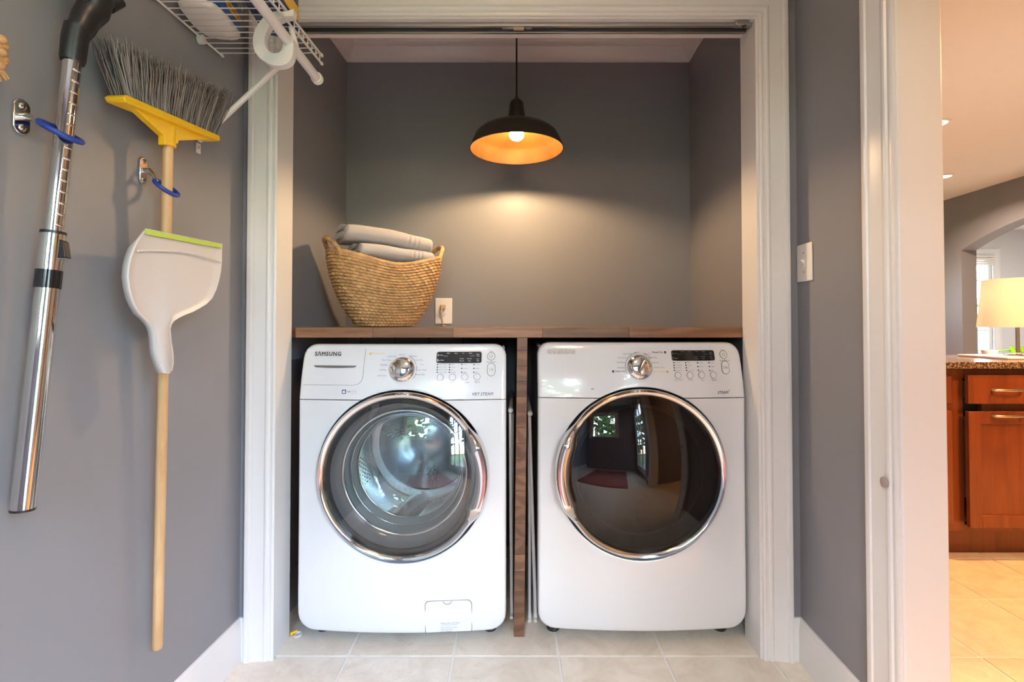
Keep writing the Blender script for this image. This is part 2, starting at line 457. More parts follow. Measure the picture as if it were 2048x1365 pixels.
# ---- floor: grout bed, laid tiles where they can be told apart
mb = MB().box(-1.3, 8.2, -2.8, 7.5, -.10, -.005)
floor = struct('floor', mb, M_TILE, smooth=False, recenter=False)
TX, TY, TP = -.524, 1.616, .3365
mb = MB().box(-1.197, 3.5, TY-4*TP, TY+3*TP, -.005, -.0025)
obj('grout_bed', mb, M_GROUT, floor, smooth=False)
h = TP/2 - .0040
tm = MB().box(-h, h, -h, h, -.0025, 0.0)
tile0 = None
for i in range(-2, 12):
    for j in range(-4, 3):
        c = (TX + (i+.5)*TP, TY + (j+.5)*TP, 0)
        if tile0 is None:
            tile0 = obj('tile', tm, M_TILE, floor, bevel=.0015, local=True); tile0.location = c
        else: share(tile0, 'tile', c, parent=floor)

# ---- closet wall with opening
OX0, OX1, OZ = -.755, .79, 2.054
YB = 1.714
KJ = .022
mb = MB()
mb.box(-.90, OX0-.016, YF, YB, 0, CEILZ).box(OX1+.016, .97, YF, YB, 0, CEILZ).box(OX0-.016, OX1+.016, YF, YB, OZ+.016, CEILZ)
struct('wall_front', mb, M_WALL, smooth=False, recenter=False)
# jamb boards (door frame) slightly out of square
jx = lambda x: (lambda d: x + KJ*(d-YB))
mb = MB(); mb.wallx(jx(OX0), YF-.001, YB+.001, -.016, 0, 0, OZ+.016)
struct('trim_1', mb, M_TRIM, bevel=.001)
mb = MB(); mb.wallx(jx(OX1), YF-.001, YB+.001, 0, .016, 0, OZ+.016)
struct('trim_2', mb, M_TRIM, bevel=.001)
mb = MB().box(OX0-.004, OX1, YF-.001, YB+.001, OZ, OZ+.0158)
struct('trim_3', mb, M_TRIM, bevel=.001)
# moulded casing
CAS = [(0, 0), (0, .008), (.004, .010), (.008, .0105), (.010, .0085), (.016, .0085), (.019, .0125), (.023, .0140), (.028, .0135), (.031, .0115),
       (.034, .0115), (.060, .0150), (.068, .0165), (.071, .0165), (.073, .0210), (.080, .0225), (.086, .0215), (.088, .019), (.088, 0)]
def casing(names, s0, s1, zt, f, wscale=1.0, mats=M_TRIM):
    P = [(w*wscale, t) for w, t in CAS]
    legs = [[(s0-w, t, 0) for w,t in P], [(s0-w, t, zt+w) for w,t in P], [(s1+w, t, zt+w) for w,t in P], [(s1+w, t, 0) for w,t in P]]
    for k, nme in enumerate(names):
        if nme is None: continue
        a, b = legs[k], legs[k+1]; n = len(P)
        mb = MB(); vs = [f(*p) for p in a] + [f(*p) for p in b]
        fs = [(i, i+1, n+i+1, n+i) for i in range(n-1)] + [(n-1, 0, n, 2*n-1), tuple(range(n)), tuple(range(2*n-1, n-1, -1))]
        mb.add(vs, fs); struct(nme, mb, mats, angle=25)
casing(['trim_4', 'trim_5', 'trim_6'], OX0+.001, OX1+.006, OZ+.006, lambda s, t, z: (s, YF - t, z), 1.02)

# ---- laundry room shell
# left wall
mb = MB(); mb.wallx(LWX, BACKY-.1, YF+.02, -.10, 0, 0, CEILZ)
struct('wall_left', mb, M_WALL, smooth=False, recenter=False)
# right wall: strip by the closet, kitchen doorway, wall behind, glazed door opening
DJ0, DJ1 = .34, 1.156
mb = MB()
mb.wallx(RWX, DJ1+.018, YF+.02, 0, .085, 0, CEILZ)
mb.wallx(RWX, DJ0-.018, DJ1+.018, 0, .085, 2.07, CEILZ)
mb.wallx(RWX, DOOR2[1], DJ0-.018, 0, .085, 0, CEILZ)
mb.wallx(RWX, DOOR2[0], DOOR2[1], 0, .085, DOOR2[3], CEILZ)
mb.wallx(RWX, DOOR2[0], DOOR2[1], 0, .085, 0, DOOR2[2])
mb.wallx(RWX, BACKY-.1, DOOR2[0], 0, .085, 0, CEILZ)
struct('wall_right', mb, M_WALL, smooth=False, recenter=False)
# rear wall with window
x0, x1, z0, z1 = WIN1
mb = MB().box(-1.2, x0, BACKY-.1, BACKY, 0, CEILZ).box(x1, .85, BACKY-.1, BACKY, 0, CEILZ).box(x0, x1, BACKY-.1, BACKY, 0, z0).box(x0, x1, BACKY-.1, BACKY, z1, CEILZ)
struct('wall_back', mb, M_WALL, smooth=False, recenter=False)
mb = MB().box(-1.2, 1.02, BACKY-.1, 2.56, CEILZ, CEILZ+.08)
struct('ceiling', mb, M_CEIL, smooth=False, recenter=False)
def window(name, x0, x1, z0, z1, y, nx, nz, rev=1, split=False):
    mb = MB(); t = .045
    mb.box(x0, x0+t, y-.03, y+.03, z0, z1).box(x1-t, x1, y-.03, y+.03, z0, z1).box(x0, x1, y-.03, y+.03, z0, z0+t).box(x0, x1, y-.03, y+.03, z1-t, z1)
    w = struct(name, mb, M_TRIM, bevel=.003)
    for i in range(1, nx):
        xx = x0 + (x1-x0)*i/nx; obj('muntin', MB().box(xx-.011, xx+.011, y-.018, y+.018, z0+t, z1-t), M_TRIM, w)
    for i in range(1, nz):
        zz = z0 + (z1-z0)*i/nz; hh = .02 if (split and i == nz//2) else .011
        obj('muntin', MB().box(x0+t, x1-t, y-.017, y+.017, zz-hh, zz+hh), M_TRIM, w)
    obj('pane', MB().box(x0+t, x1-t, y-.002, y+.002, z0+t, z1-t), M_GLASS, w)
    return w
window('window_1', *WIN1, BACKY-.05, 3, 3)
casing(['trim_7', 'trim_8', 'trim_9'], WIN1[0], WIN1[1], WIN1[3], lambda s, t, z: (s, BACKY + t, max(z, WIN1[2]-.02)), 1.0)
# glazed exterior door in the right wall
dy0, dy1, dz0, dz1 = DOOR2
mb = MB(); t = .09
def rwbox(m, a, b, o0, o1, zz0, zz1): m.wallx(RWX, a, b, o0, o1, zz0, zz1)
rwbox(mb, dy0, dy0+t, .02, .06, dz0, dz1); rwbox(mb, dy1-t, dy1, .02, .06, dz0, dz1)
rwbox(mb, dy0+t, dy1-t, .02, .06, dz0, dz0+.12); rwbox(mb, dy0+t, dy1-t, .02, .06, dz1-t, dz1)
d1 = struct('door_1', mb, M_TRIM, bevel=.002)
for i in (1, 2):
    yy = dy0+t + (dy1-dy0-2*t)*i/3; m2 = MB(); rwbox(m2, yy-.01, yy+.01, .025, .055, dz0+.12, dz1-t); obj('muntin', m2, M_TRIM, d1)
for i in range(1, 5):
    zz = dz0+.12 + (dz1-dz0-.12-t)*i/5; m2 = MB(); rwbox(m2, dy0+t, dy1-t, .026, .054, zz-.01, zz+.01); obj('muntin', m2, M_TRIM, d1)
m2 = MB(); rwbox(m2, dy0+t, dy1-t, .038, .042, dz0+.12, dz1-t); obj('pane', m2, M_GLASS, d1)
# kitchen doorway: jambs and casing on the laundry side
mb = MB(); mb.add([(RWX(DJ1)-.001, DJ1, 0), (1.004, DJ1, 0), (1.004, DJ1+.0178, 0), (RWX(DJ1)-.001, DJ1+.0178, 0),
                   (RWX(DJ1)-.001, DJ1, 2.07), (1.004, DJ1, 2.07), (1.004, DJ1+.0178, 2.07), (RWX(DJ1)-.001, DJ1+.0178, 2.07)],
                  [(3,2,1,0),(4,5,6,7),(0,1,5,4),(1,2,6,5),(2,3,7,6),(3,0,4,7)])
jamb = struct('trim_10', mb, M_TRIM, bevel=.004, bseg=3)
mb = MB().box(RWX(DJ0)-.001, .985, DJ0-.0178, DJ0, 0, 2.07)
struct('trim_11', mb, M_TRIM, bevel=.003)
mb = MB().box(RWX(.75)-.02, .99, DJ0, DJ1, 2.055, 2.0695)
struct('trim_12', mb, M_TRIM, bevel=.003)
casing(['trim_13', 'trim_14', 'trim_15'], DJ0-.006, DJ1+.004, 2.06, lambda s, t, z: (RWX(s) - t, s, z), 1.1)
# baseboards
BB = [(0, 0), (.014, 0), (.014, .096), (.0125, .100), (.0125, .104), (.0105, .110), (.008, .120), (.008, .124), (.005, .131), (0, .132)]
def baseboard(name, f, s0, s1, m=M_TRIM):
    mb = MB(); mb.prism(BB, lambda a, b, w: f(a, b, w), s0, s1); struct(name, mb, m, angle=25)
baseboard('baseboard_left', lambda a, b, w: (LWX(w)+a, w, b), BACKY, YF)
baseboard('baseboard_right', lambda a, b, w: (RWX(w)-a, w, b), DJ1+.102, YF)
mb = MB(); mb.prism(BB, lambda a, b, w: (w, YF-a, b), LWX(YF)+.001, OX0-.089); struct('baseboard_front_left', mb, M_TRIM, angle=25)
mb = MB(); mb.prism(BB, lambda a, b, w: (w, YF-a, b), OX1+.096, RWX(YF)-.001); struct('baseboard_front_right', mb, M_TRIM, angle=25)

# ---- closet interior
CLX = lambda d: -.806 + KW*(d-2.42)
CRX = lambda d: .865 + KW*(d-2.42)
YC = 2.42
mb = MB(); mb.wallx(CLX, YB, YC+.1, -.1, 0, 0, CEILZ); struct('wall_closet_left', mb, M_WALL, smooth=False, recenter=False)
mb = MB(); mb.add([(CRX(YB), YB, 0), (1.003, YB, 0), (1.003, YC+.1, 0), (CRX(YC+.1), YC+.1, 0), (CRX(YB), YB, CEILZ), (1.003, YB, CEILZ), (1.003, YC+.1, CEILZ), (CRX(YC+.1), YC+.1, CEILZ)],
                  [(3,2,1,0),(4,5,6,7),(0,1,5,4),(1,2,6,5),(2,3,7,6),(3,0,4,7)])
struct('wall_closet_right', mb, M_WALL, smooth=False, recenter=False)
mb = MB().box(-.95, 1.003, YC, YC+.1, 0, CEILZ); struct('wall_closet_back', mb, M_WALL, smooth=False, recenter=False)
# crown moulding
CR = [(0, 2.343), (.006, 2.343), (.008, 2.350), (.014, 2.353), (.024, 2.362), (.036, 2.378), (.046, 2.392), (.050, 2.396), (.058, 2.397), (.060, 2.402),
      (.070, 2.406), (.080, 2.416), (.086, 2.424), (.092, 2.425), (.092, CEILZ), (0, CEILZ)]
def crown(name, fa, fb):
    n = len(CR); mb = MB()
    mb.add([fa(a, z) for a, z in CR] + [fb(a, z) for a, z in CR],
           [(i, (i+1) % n, n+(i+1) % n, n+i) for i in range(n)] + [tuple(range(n)), tuple(range(2*n-1, n-1, -1))])
    struct(name, mb, M_TRIM, angle=22)
crown('trim_16', lambda a, z: (CLX(YC)+a, YC-a, z), lambda a, z: (CRX(YC)-a, YC-a, z))
crown('trim_17', lambda a, z: (CLX(YB)+a, YB+a, z), lambda a, z: (CLX(YC)+a, YC-a, z))
crown('trim_18', lambda a, z: (CRX(YB)-a, YB+a, z), lambda a, z: (CRX(YC)-a, YC-a, z))
# closet skirting painted like the wall
mb = MB(); mb.prism(BB, lambda a, b, w: (CLX(w)+a, w, b), YB+.001, YC); struct('baseboard_closet_left', mb, M_WALL, angle=25)

# ---- kitchen and dining shell
ARX = lambda d: 4.775 + .055*(d-5.3)
mb = MB().box(.93, 1.003, YC+.1, 7.2, 0, CEILZ); struct('wall_kitchen_left', mb, M_WALL, smooth=False, recenter=False)
mb = MB().box(1.02, 8.1, .10, 7.3, CEILZ, CEILZ+.08); struct('ceiling_kitchen', mb, M_CEIL, smooth=False, recenter=False)
mb = MB().box(.84, 8.1, .10, .20, 0, CEILZ); struct('wall_kitchen_front', mb, M_WALL, smooth=False, recenter=False)
mb = MB().box(8.0, 8.1, .10, 7.3, 0, CEILZ); struct('wall_dining_right', mb, M_DWALL, smooth=False, recenter=False)
wx0, wx1, wz0, wz1 = WIN3
kx0, kx1, kz0, kz1 = FILL_WIN
mb = MB().box(.93, kx0, 7.2, 7.3, 0, CEILZ).box(kx1, 4.84, 7.2, 7.3, 0, CEILZ).box(kx0, kx1, 7.2, 7.3, 0, kz0).box(kx0, kx1, 7.2, 7.3, kz1, CEILZ); struct('wall_kitchen_back', mb, M_WALL, smooth=False, recenter=False)
mb = MB().box(4.84, wx0, 7.2, 7.3, 0, CEILZ).box(wx1, 8.1, 7.2, 7.3, 0, CEILZ).box(wx0, wx1, 7.2, 7.3, 0, wz0).box(wx0, wx1, 7.2, 7.3, wz1, CEILZ)
struct('wall_dining_back', mb, M_DWALL, smooth=False, recenter=False)
# arch wall (opening y 3.2 .. 5.3)
A0, A1, AZ, AP = 3.2, 5.3, 1.853, 2.075
arc = []
hw = (A1-A0)/2; sag = AP-AZ; rad = (hw*hw+sag*sag)/(2*sag); cz = AP-rad; am = math.asin(hw/rad)
for i in range(25):
    a = am - 2*am*i/24; arc.append(((A0+A1)/2 + rad*sin(a), cz + rad*cos(a)))
poly = [(7.2, 0), (7.2, CEILZ), (.2, CEILZ), (.2, 0), (A0, 0)] + list(reversed(arc)) + [(A1, 0)]
mb = MB(); mb.prism(poly, lambda a, b, w: (ARX(a)+w, a, b), 0, .16)
struct('wall_arch', mb, M_WALL, smooth=False, recenter=False)
window('fill_window', *FILL_WIN, 7.25, 3, 2)  # out of view, added for daylight on the arch wall
window('window_2', *WIN3, 7.25, 2, 4, split=True)
casing(['trim_19', 'trim_20', 'trim_21'], wx0, wx1, wz1, lambda s, t, z: (s, 7.2 - t, max(z, wz0)), 1.1)
# pleated shade rolled up at the window head
mb = MB(); 
for k in range(4): mb.box(wx0+.01, wx1-.01, 7.15, 7.195, wz1-.03-.035*k, wz1-.035*k)
bl = obj('window_blind', mb, mat('cream_blind', (.72, .66, .60), .8), bevel=.006); tag(bl, 'cream window blind drawn up at the head of the bright dining window', 'blind')

# ---- outdoors: lawn and trees; side-door trees added to block low sky
mb = MB().box(-30, 30, -40, 40, -.6, -.35); lw = struct('ground', mb, M_GRASS, smooth=False, recenter=False)
def tree(x, y, z, r):
    mb = MB(); rt_ = random.Random(int(abs(x*100)+abs(y*10)))
    for k in range(150):      # leaf clumps through the crown, with sky between them
        a = rt_.uniform(0, 6.283); q = rt_.uniform(-1, 1); rr = r*rt_.uniform(.35, 1)**.5; c = sqrt(1-q*q)
        s_ = r*rt_.uniform(.07, .17)
        mb.sphere((x+rr*c*cos(a), y+rr*c*sin(a), z+1.15*rr*q), s_, s_*rt_.uniform(.7, 1.3), s_*rt_.uniform(.5, .9), 8, 5)
    t = thing('tree', '', 'tree', (x, y, -.35))
    obj('crown', mb, M_FOLIAGE, t, kind='stuff')
    obj('trunk', MB().tube([(x, y, -.349), (x, y, z)], r*.1, 8), M_BEECH, t)
    return t
for i, (x, y, z, r) in enumerate(((-1.75, -5.0, 2.3, 1.45), (1.45, -5.2, 2.2, 1.38), (-.55, -9.2, 3.2, 2.3), (7.5, 13.5, 2.0, 1.9), (4.4, -1.65, 1.9, 1.2), (4.6, -4.5, 1.8, 1.3), (8.0, -3.1, 2.6, 1.8))):
    tag(tree(x, y, z, r), ['leafy green tree outside the rear window, on its left', 'leafy green tree outside the rear window, on its right', 'big leafy green tree farthest from the rear window, between two nearer ones', 'leafy green tree outside the dining window', 'leafy green tree added to block low sky outside the glazed side door, nearest the kitchen', 'leafy green tree added to block low sky outside the side door, toward the rear corner', 'big leafy green tree added to block low sky, farthest from the glazed side door'][i], 'tree')

# ================================================================== WASHER AND DRYER
AW, AZ0, AH = .347, .042, .995          # half width, bottom and top of the front shell
AD0 = 1.675                             # depth of the shell's side edges
def fsurf(u, z):
    b = .026*(1-(u/AW)**2)
    dz = max(0.0, z-.810); lean = .12*dz + 1.1*dz*dz - 1.5*dz**3
    low = .012*max(0, (.16-z)/.12)**2
    return -b + lean + low
def rr_inside(u, z):
    rc = .042 if z > .5 else .055
    du = abs(u) - (AW-rc); zc = (AZ0+AH)/2; dz = abs(z-zc) - ((AH-AZ0)/2 - rc)
    if du > 0 and dz > 0: return sqrt(du*du+dz*dz) < rc
    return du < rc and dz < rc
def front_shell(dcx, dcz, Rh, cuts):
    n = 264; bm = bmesh.new(); rows = []
    ts = [0, .04, .1, .2, .3, .4, .5, .6, .7, .8, .88, .94, 1.0]
    for k in range(n):
        th = 2*pi*k/n; lo, hi = .2, .9
        for _ in range(26):
            md = (lo+hi)/2
            if rr_inside(dcx+md*cos(th), dcz+md*sin(th)): lo = md
            else: hi = md
        rm = lo; rin = rm-.012; row = []
        prof = [(Rh, .012), (Rh+.001, .001)] + [(Rh+.004+(rin-Rh-.004)*t, 0) for t in ts] + [(rin+.012*sin(a), .012*(1-cos(a))) for a in (R(22), R(45), R(68), R(90))] + [(rm, .05)]
        for r, y in prof: row.append(bm.verts.new((dcx+r*cos(th), y, dcz+r*sin(th))))
        rows.append(row)
    for k in range(n):
        a, b = rows[k], rows[(k+1) % n]
        for j in range(len(a)-1): bm.faces.new((a[j], a[j+1], b[j+1], b[j]))
    for z in (.796, .802, .808, .8108, .8132, .818, .823, .829, .836):
        bmesh.ops.bisect_plane(bm, geom=bm.verts[:]+bm.edges[:]+bm.faces[:], plane_co=(0,0,z), plane_no=(0,0,1), dist=1e-6)
    out = [MB(), MB()]
    for f in bm.faces:
        cz = sum(v.co.z for v in f.verts)/len(f.verts)
        if .8108 < cz < .8132: continue
        w = 0 if cz < .812 else 1
        o = len(out[w].v)
    # rebuild two clean meshes
    for w in (0, 1):
        idx = {}
        for f in bm.faces:
            cz = sum(v.co.z for v in f.verts)/len(f.verts)
            if .8108 < cz < .8132 or (0 if cz < .812 else 1) != w: continue
            fi = []
            for v in f.verts:
                if v not in idx:
                    idx[v] = len(out[w].v); out[w].v.append((v.co.x, v.co.y+fsurf(v.co.x, v.co.z), v.co.z))
                fi.append(idx[v])
            out[w].f.append(tuple(fi)); out[w].m.append(0)
    bm.free()
    return out
def ssf(x):
    x = max(0, min(1, x)); return x*x*(3-2*x)

class Appliance:
    def __init__(s, name, label, cx, dz, dcx, dcz, hs, ins):
        s.cx, s.dz = cx, dz
        s.root = thing(name, label, 'washer' if name.startswith('wash') else 'dryer', (cx, AD0, 0))
        s.dcx, s.dcz, s.hs = dcx, dcz, hs
    def P(s, px, py):
        y = 0
        for _ in range(10):
            p = at_y(px, py, AD0+y); u, z = p.x-s.cx, p.z-s.dz; y = fsurf(u, z)
        return u, z
    def pxm(s, px, py):        # metres per pixel there
        a = s.P(px-5, py); b = s.P(px+5, py); return (b[0]-a[0])/10
    def on(s, u, z, off=.0006): return (u, fsurf(u, z)-off, z+s.dz)
    def part(s, name, mb, m, parent=None, **k): return obj(name, mb, m, parent or s.root, local=True, **k)
    def text(s, mb, t, px, py, wpx=None, hpx=None, bold=False, off=.0006, shear=0.0):
        u0, z0 = s.P(px, py); k = s.pxm(px, py)
        text_into(mb, t, bold, lambda a, b: s.on(u0+a, z0+b, off), width=wpx*k if wpx else None, height=hpx*k if hpx else None, shear=shear)
    def poly(s, mb, pts, off=.0006): mb.add([s.on(u, z, off) for u, z in pts], [tuple(range(len(pts)))])
    def slab(s, mb, pts, o0, o1): # thick conforming plate
        n = len(pts)
        mb.add([s.on(u, z, o0) for u, z in pts]+[s.on(u, z, o1) for u, z in pts], [tuple(range(n, 2*n))]+[(i, (i+1) % n, n+(i+1) % n, n+i) for i in range(n)])
    def rect(s, px0, py0, px1, py1): return [s.P(px0, py0), s.P(px1, py0), s.P(px1, py1), s.P(px0, py1)]
    def ring(s, mb, pts, w, off=.0008, closed=True, n=6):
        mb.tube([s.on(u, z, off) for u, z in pts], w, n, closed=closed)
def circ(c, r, n=28, sz=0): return [(c[0]+r*cos(2*pi*i/n), c[1]+r*sin(2*pi*i/n)+(sz if sin(2*pi*i/n) > 0 else -sz)) for i in range(n)]
def rrect(x0, z0, x1, z1, r, n=6, rs=(1,1,1,1)):
    pts = []
    for (cx, cz, a0, q) in ((x1-r*rs[0], z1-r*rs[0], 0, 0), (x0+r*rs[1], z1-r*rs[1], 90, 1), (x0+r*rs[2], z0+r*rs[2], 180, 2), (x1-r*rs[3], z0+r*rs[3], 270, 3)):
        for i in range(n+1):
            a = R(a0+90*i/n); pts.append((cx+r*rs[q]*cos(a), cz+r*rs[q]*sin(a)))
    return pts

def build_appliance(ap, dryer):
    Rh = .283; dz = ap.dz; dcx, dcz, hs = ap.dcx, ap.dcz, ap.hs
    lower, upper = front_shell(dcx, dcz, Rh, None)
    for m in (lower, upper): m.v = [(x, y, z+dz) for x, y, z in m.v]
    ap.part('front_panel', lower, M_ENAMEL, angle=30)
    cp = ap.part('control_panel', upper, M_ENAMEL, angle=30)
    ap.cp = cp
    # cabinet: sides, back, top, floor pan
    mb = MB(); w = AW-.006
    mb.box(-w, -w+.004, .065, .73, .055+dz, .965+dz).box(w-.004, w, .065, .73, .055+dz, .965+dz).box(-w, w, .726, .73, .03+dz, .965+dz).box(-w+.05, w-.05, .065, .73, .055+dz, .061+dz)
    ap.part('cabinet', mb, M_CAB, bevel=.002)
    mb = MB(); mb.box(-w, w, .095, .735, .955+dz, .985+dz); ap.part('top_panel', mb, M_ENAMEL, bevel=.008)
    for sx in (-1, 1):
        for y in (.09, .66):
            m = MB(); m.lathe([(.022, .001), (.024, .006), (.02, .02), (.011, .022), (.011, .045+dz)], 16, Matrix.Translation((sx*.29, y, 0))); ap.part('foot', m, M_BLACK)
    # recess ring round the door
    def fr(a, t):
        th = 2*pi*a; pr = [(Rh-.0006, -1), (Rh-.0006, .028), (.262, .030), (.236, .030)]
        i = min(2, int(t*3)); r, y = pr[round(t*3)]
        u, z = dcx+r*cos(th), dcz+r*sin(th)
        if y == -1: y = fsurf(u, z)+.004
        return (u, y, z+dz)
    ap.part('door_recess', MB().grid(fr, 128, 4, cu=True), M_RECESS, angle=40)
    # chrome door bezel with widened grip
    y0 = -.030
    def door_pt(r, y, th): return (dcx+r*cos(th), y, dcz+r*sin(th)+dz)
    def grip(th):
        a = abs((th - (0 if hs > 0 else pi) + pi) % (2*pi) - pi)*180/pi
        g = 1-ssf((a-20)/17); pinch = exp(-((a-38)/8)**2)
        return g, pinch, a
    def bez(a, t):
        th = 2*pi*a; g, pinch, ang = grip(th)
        ro = .2790 + .0085*g - .003*pinch; ri = .2560 - .026*g - .003*pinch
        k = [(ro, .026), (ro+.001, -.006), (ro-.001, -.018-.012*g), (ro-.004, -.026-.020*g), (ro-.010, -.0305-.026*g), ((ro*.55+ri*.45), -.033-.026*g),
             ((ro*.3+ri*.7), -.031-.016*g), (ri+.002, -.027-.004*g), (ri, -.023), (ri-.001, -.010)]
        r, y = k[round(t*9)]
        return door_pt(r, y+fsurf(0, .5)*.35+.004, th)
    door = ap.part('door', MB().grid(bez, 440, 10, cu=True), M_CHROME, angle=50)
    # glass
    MD = Matrix.Translation((dcx, 0, dcz+dz)) @ Matrix.Rotation(R(90), 4, 'X')     # lathe z -> -y (towards viewer)
    g0 = .024; GR = .68; ge = math.asin(.262/GR)
    prof = [(max(.0001, GR*sin(ge*i/14)), g0+GR*(cos(ge*i/14)-cos(ge))) for i in range(15)]
    back = [(r, z-.004) for r, z in reversed(prof)]
    ap.part('door_glass', MB().lathe(prof+back, 128, MD), M_DGLASS if dryer else M_WGLASS, door, angle=60)
    # inner ring of the door
    if not dryer:
        ap.part('door_rim', MB().lathe([(.262, .020), (.262, .014), (.240, .012), (.238, .016), (.240, .022)], 96, MD, close=True), M_BLACKG, door)
        ap.part('door_cone', MB().lathe([(.240, .016), (.232, -.004), (.214, -.030), (.208, -.030)], 96, MD), M_DOORCONE, door, angle=60)
        ap.part('inner_ring', MB().lathe([(.210+.006*cos(R(a)), -.026+.006*sin(R(a))) for a in range(0, 360, 30)], 96, MD, close=True), M_CHROME2, door)
        bowl = [(.208, -.028), (.200, -.040), (.186, -.075), (.176, -.105), (.160, -.125), (.120, -.140), (.06, -.147), (.0001, -.149)]
        ap.part('glass_bowl', MB().lathe(bowl, 96, MD), M_GLASS, door, angle=70)
        for rr_, zz_ in ((.1935, -.062), (.1795, -.098)):
            ap.part('glass_ring', MB().lathe([(rr_+.0022*cos(R(a)), zz_+.0022*sin(R(a))) for a in range(0, 360, 30)], 96, MD, close=True), M_CHROME2, door)
        ap.part('door_gasket', MB().lathe([(.255, -.032), (.235, -.050), (.215, -.080), (.195, -.100), (.186, -.112), (.190, -.120)], 96, MD), M_GASKET)
        # drum
        prof = [(.186, -.118), (.192, -.122), (.236, -.135), (.245, -.150)]
        for i in range(1, 15): prof += [(.2465, -.150-.019*i+.006), (.244, -.150-.019*i)]
        prof += [(.238, -.435), (.228, -.445)]
        drum = ap.part('drum', MB().lathe(prof, 96, MD), M_STEEL, angle=70)
        pr = [(.229, -.445), (.200, -.452), (.19, -.446), (.11, -.452), (.085, -.440), (.06, -.436), (.03, -.430), (.0001, -.428)]
        ap.part('drum_back', MB().lathe(pr, 96, MD), M_STEELD, drum, angle=30)
        for k in range(3):
            th = R(78+120*k+180)
            def fin(a, t):
                w_ = (a-.5)*.10*(1-.35*t); hgt = .246-.062*sin(pi*min(1, a*1.0))**.7*(1-.25*abs(2*t-1)**3)
                yy = -.160-.275*t + .0
                q = th + w_/.2 + .25*(t-.5)
                p = Vector((hgt*cos(q), hgt*sin(q), yy)); return MD @ p
            ap.part('drum_paddle', MB().grid(fin, 14, 14), M_STEEL, drum, angle=60)
        # perforations: round dimples, pale colour standing in for glints, too many to name singly
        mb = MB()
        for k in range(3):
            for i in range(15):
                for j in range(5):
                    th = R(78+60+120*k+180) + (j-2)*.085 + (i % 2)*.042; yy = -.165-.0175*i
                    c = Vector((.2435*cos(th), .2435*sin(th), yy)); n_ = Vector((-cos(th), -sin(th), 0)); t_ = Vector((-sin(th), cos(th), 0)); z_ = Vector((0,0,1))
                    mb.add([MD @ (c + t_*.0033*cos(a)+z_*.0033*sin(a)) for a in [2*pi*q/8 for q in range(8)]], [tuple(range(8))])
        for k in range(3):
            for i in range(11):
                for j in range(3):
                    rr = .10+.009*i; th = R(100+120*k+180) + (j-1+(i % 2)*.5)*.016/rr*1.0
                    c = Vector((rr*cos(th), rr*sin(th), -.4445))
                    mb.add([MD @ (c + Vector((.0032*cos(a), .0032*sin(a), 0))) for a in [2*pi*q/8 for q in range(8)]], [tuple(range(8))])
        ap.part('dimple_glint', mb, M_PLATE, drum, kind='stuff', smooth=False)
    else:
        ap.part('door_rim', MB().lathe([(.262, .020), (.262, .014), (.248, .010), (.246, .014), (.248, .022)], 96, MD, close=True), M_BLACKG, door)
        ap.part('door_cone', MB().lathe([(.248, .012), (.240, -.006), (.222, -.020), (.214, -.022), (.206, -.050), (.195, -.075)], 96, MD), M_DINNER, door, angle=40)
        ap.part('inner_ring', MB().lathe([(.216+.005*cos(R(a)), -.018+.005*sin(R(a))) for a in range(0, 360, 30)], 96, MD, close=True), M_GASKET, door)
        ap.part('glass_bowl', MB().lathe([(.200, -.06), (.19, -.085), (.165, -.11), (.10, -.125), (.0001, -.13)], 96, MD), M_DINNER, door, angle=70)
    # ------- rotary selector
    c = ap.P(*((1279.5, 735) if dryer else (804.5, 739.5))); k = ap.pxm(1280 if dryer else 804, 737)
    y = fsurf(*c); dzc = c[1]-.810; tilt = math.atan(.12+2.2*dzc-4.5*dzc*dzc)
    MK = Matrix.Translation((c[0], y, c[1]+dz)) @ Matrix.Rotation(-tilt, 4, 'X') @ Matrix.Rotation(R(90), 4, 'X')
    r0 = 25.5*k
    dial = ap.part('selector_dial', MB().lathe([(r0, -.004), (r0, .003), (r0*.97, .007), (r0*.88, .011), (r0*.74, .016), (r0*.72, .018)], 64, MK), M_CHROME, cp, angle=40)
    mbk = MB().lathe([(r0*.71, .012), (r0*.70, .024), (r0*.66, .028), (r0*.45, .031), (.0001, .032)], 48, MK)
    if dryer:   # raised finger grip across the knob
        def gp(a, t):
            x = (a-.5)*r0*1.25; wv = r0*.20*(1-(2*a-1)**2*.5)
            return MK @ Matrix.Rotation(R(-28+90), 4, 'Z') @ Vector((x, wv*cos(pi*t), .028+.014*sin(pi*t)))
        mbk.grid(gp, 12, 9)
    ap.part('selector_knob', mbk, M_CHROME, cp, angle=40)
    mb = MB()
    for a in (range(100, 210, 20) if dryer else range(-10, 75, 20)):
        p = MK @ Vector((r0*.83*cos(R(a)), r0*.83*sin(R(a)), .0135))
        mb.sphere(p, .0014, nu=6, nv=4)
    for a in ((0,) if dryer else (-155, 175, 150, 120, 95)):
        p = MK @ Vector((r0*.83*cos(R(a)), r0*.83*sin(R(a)), .0135)); mb.sphere(p, .0014, nu=6, nv=4)
    ap.part('dial_mark', mb, M_BLACK, cp, kind='stuff')
    mb = MB()
    for a0, a1 in (((95, 200), (35, 70)) if dryer else ((20, 62), (-8, 14), (-38, -14))):
        ap.ring(mb, [(c[0]+r0*1.13*cos(R(a0+(a1-a0)*i/12)), c[1]+r0*1.13*sin(R(a0+(a1-a0)*i/12))) for i in range(13)], .0007, closed=False)
    if not dryer or True: ap.part('dial_arc', mb, M_INK, cp, kind='stuff')
    # ------- printed legends
    mb = MB()
    for t, px, py in (DRY_LBL if dryer else WASH_LBL):
        ap.text(mb, t, px, py, wpx=1.78*len(t))
    xs = ((1347, 1371, 1394.5, 1417.5) if dryer else (875.2, 899.5, 923.8, 948))
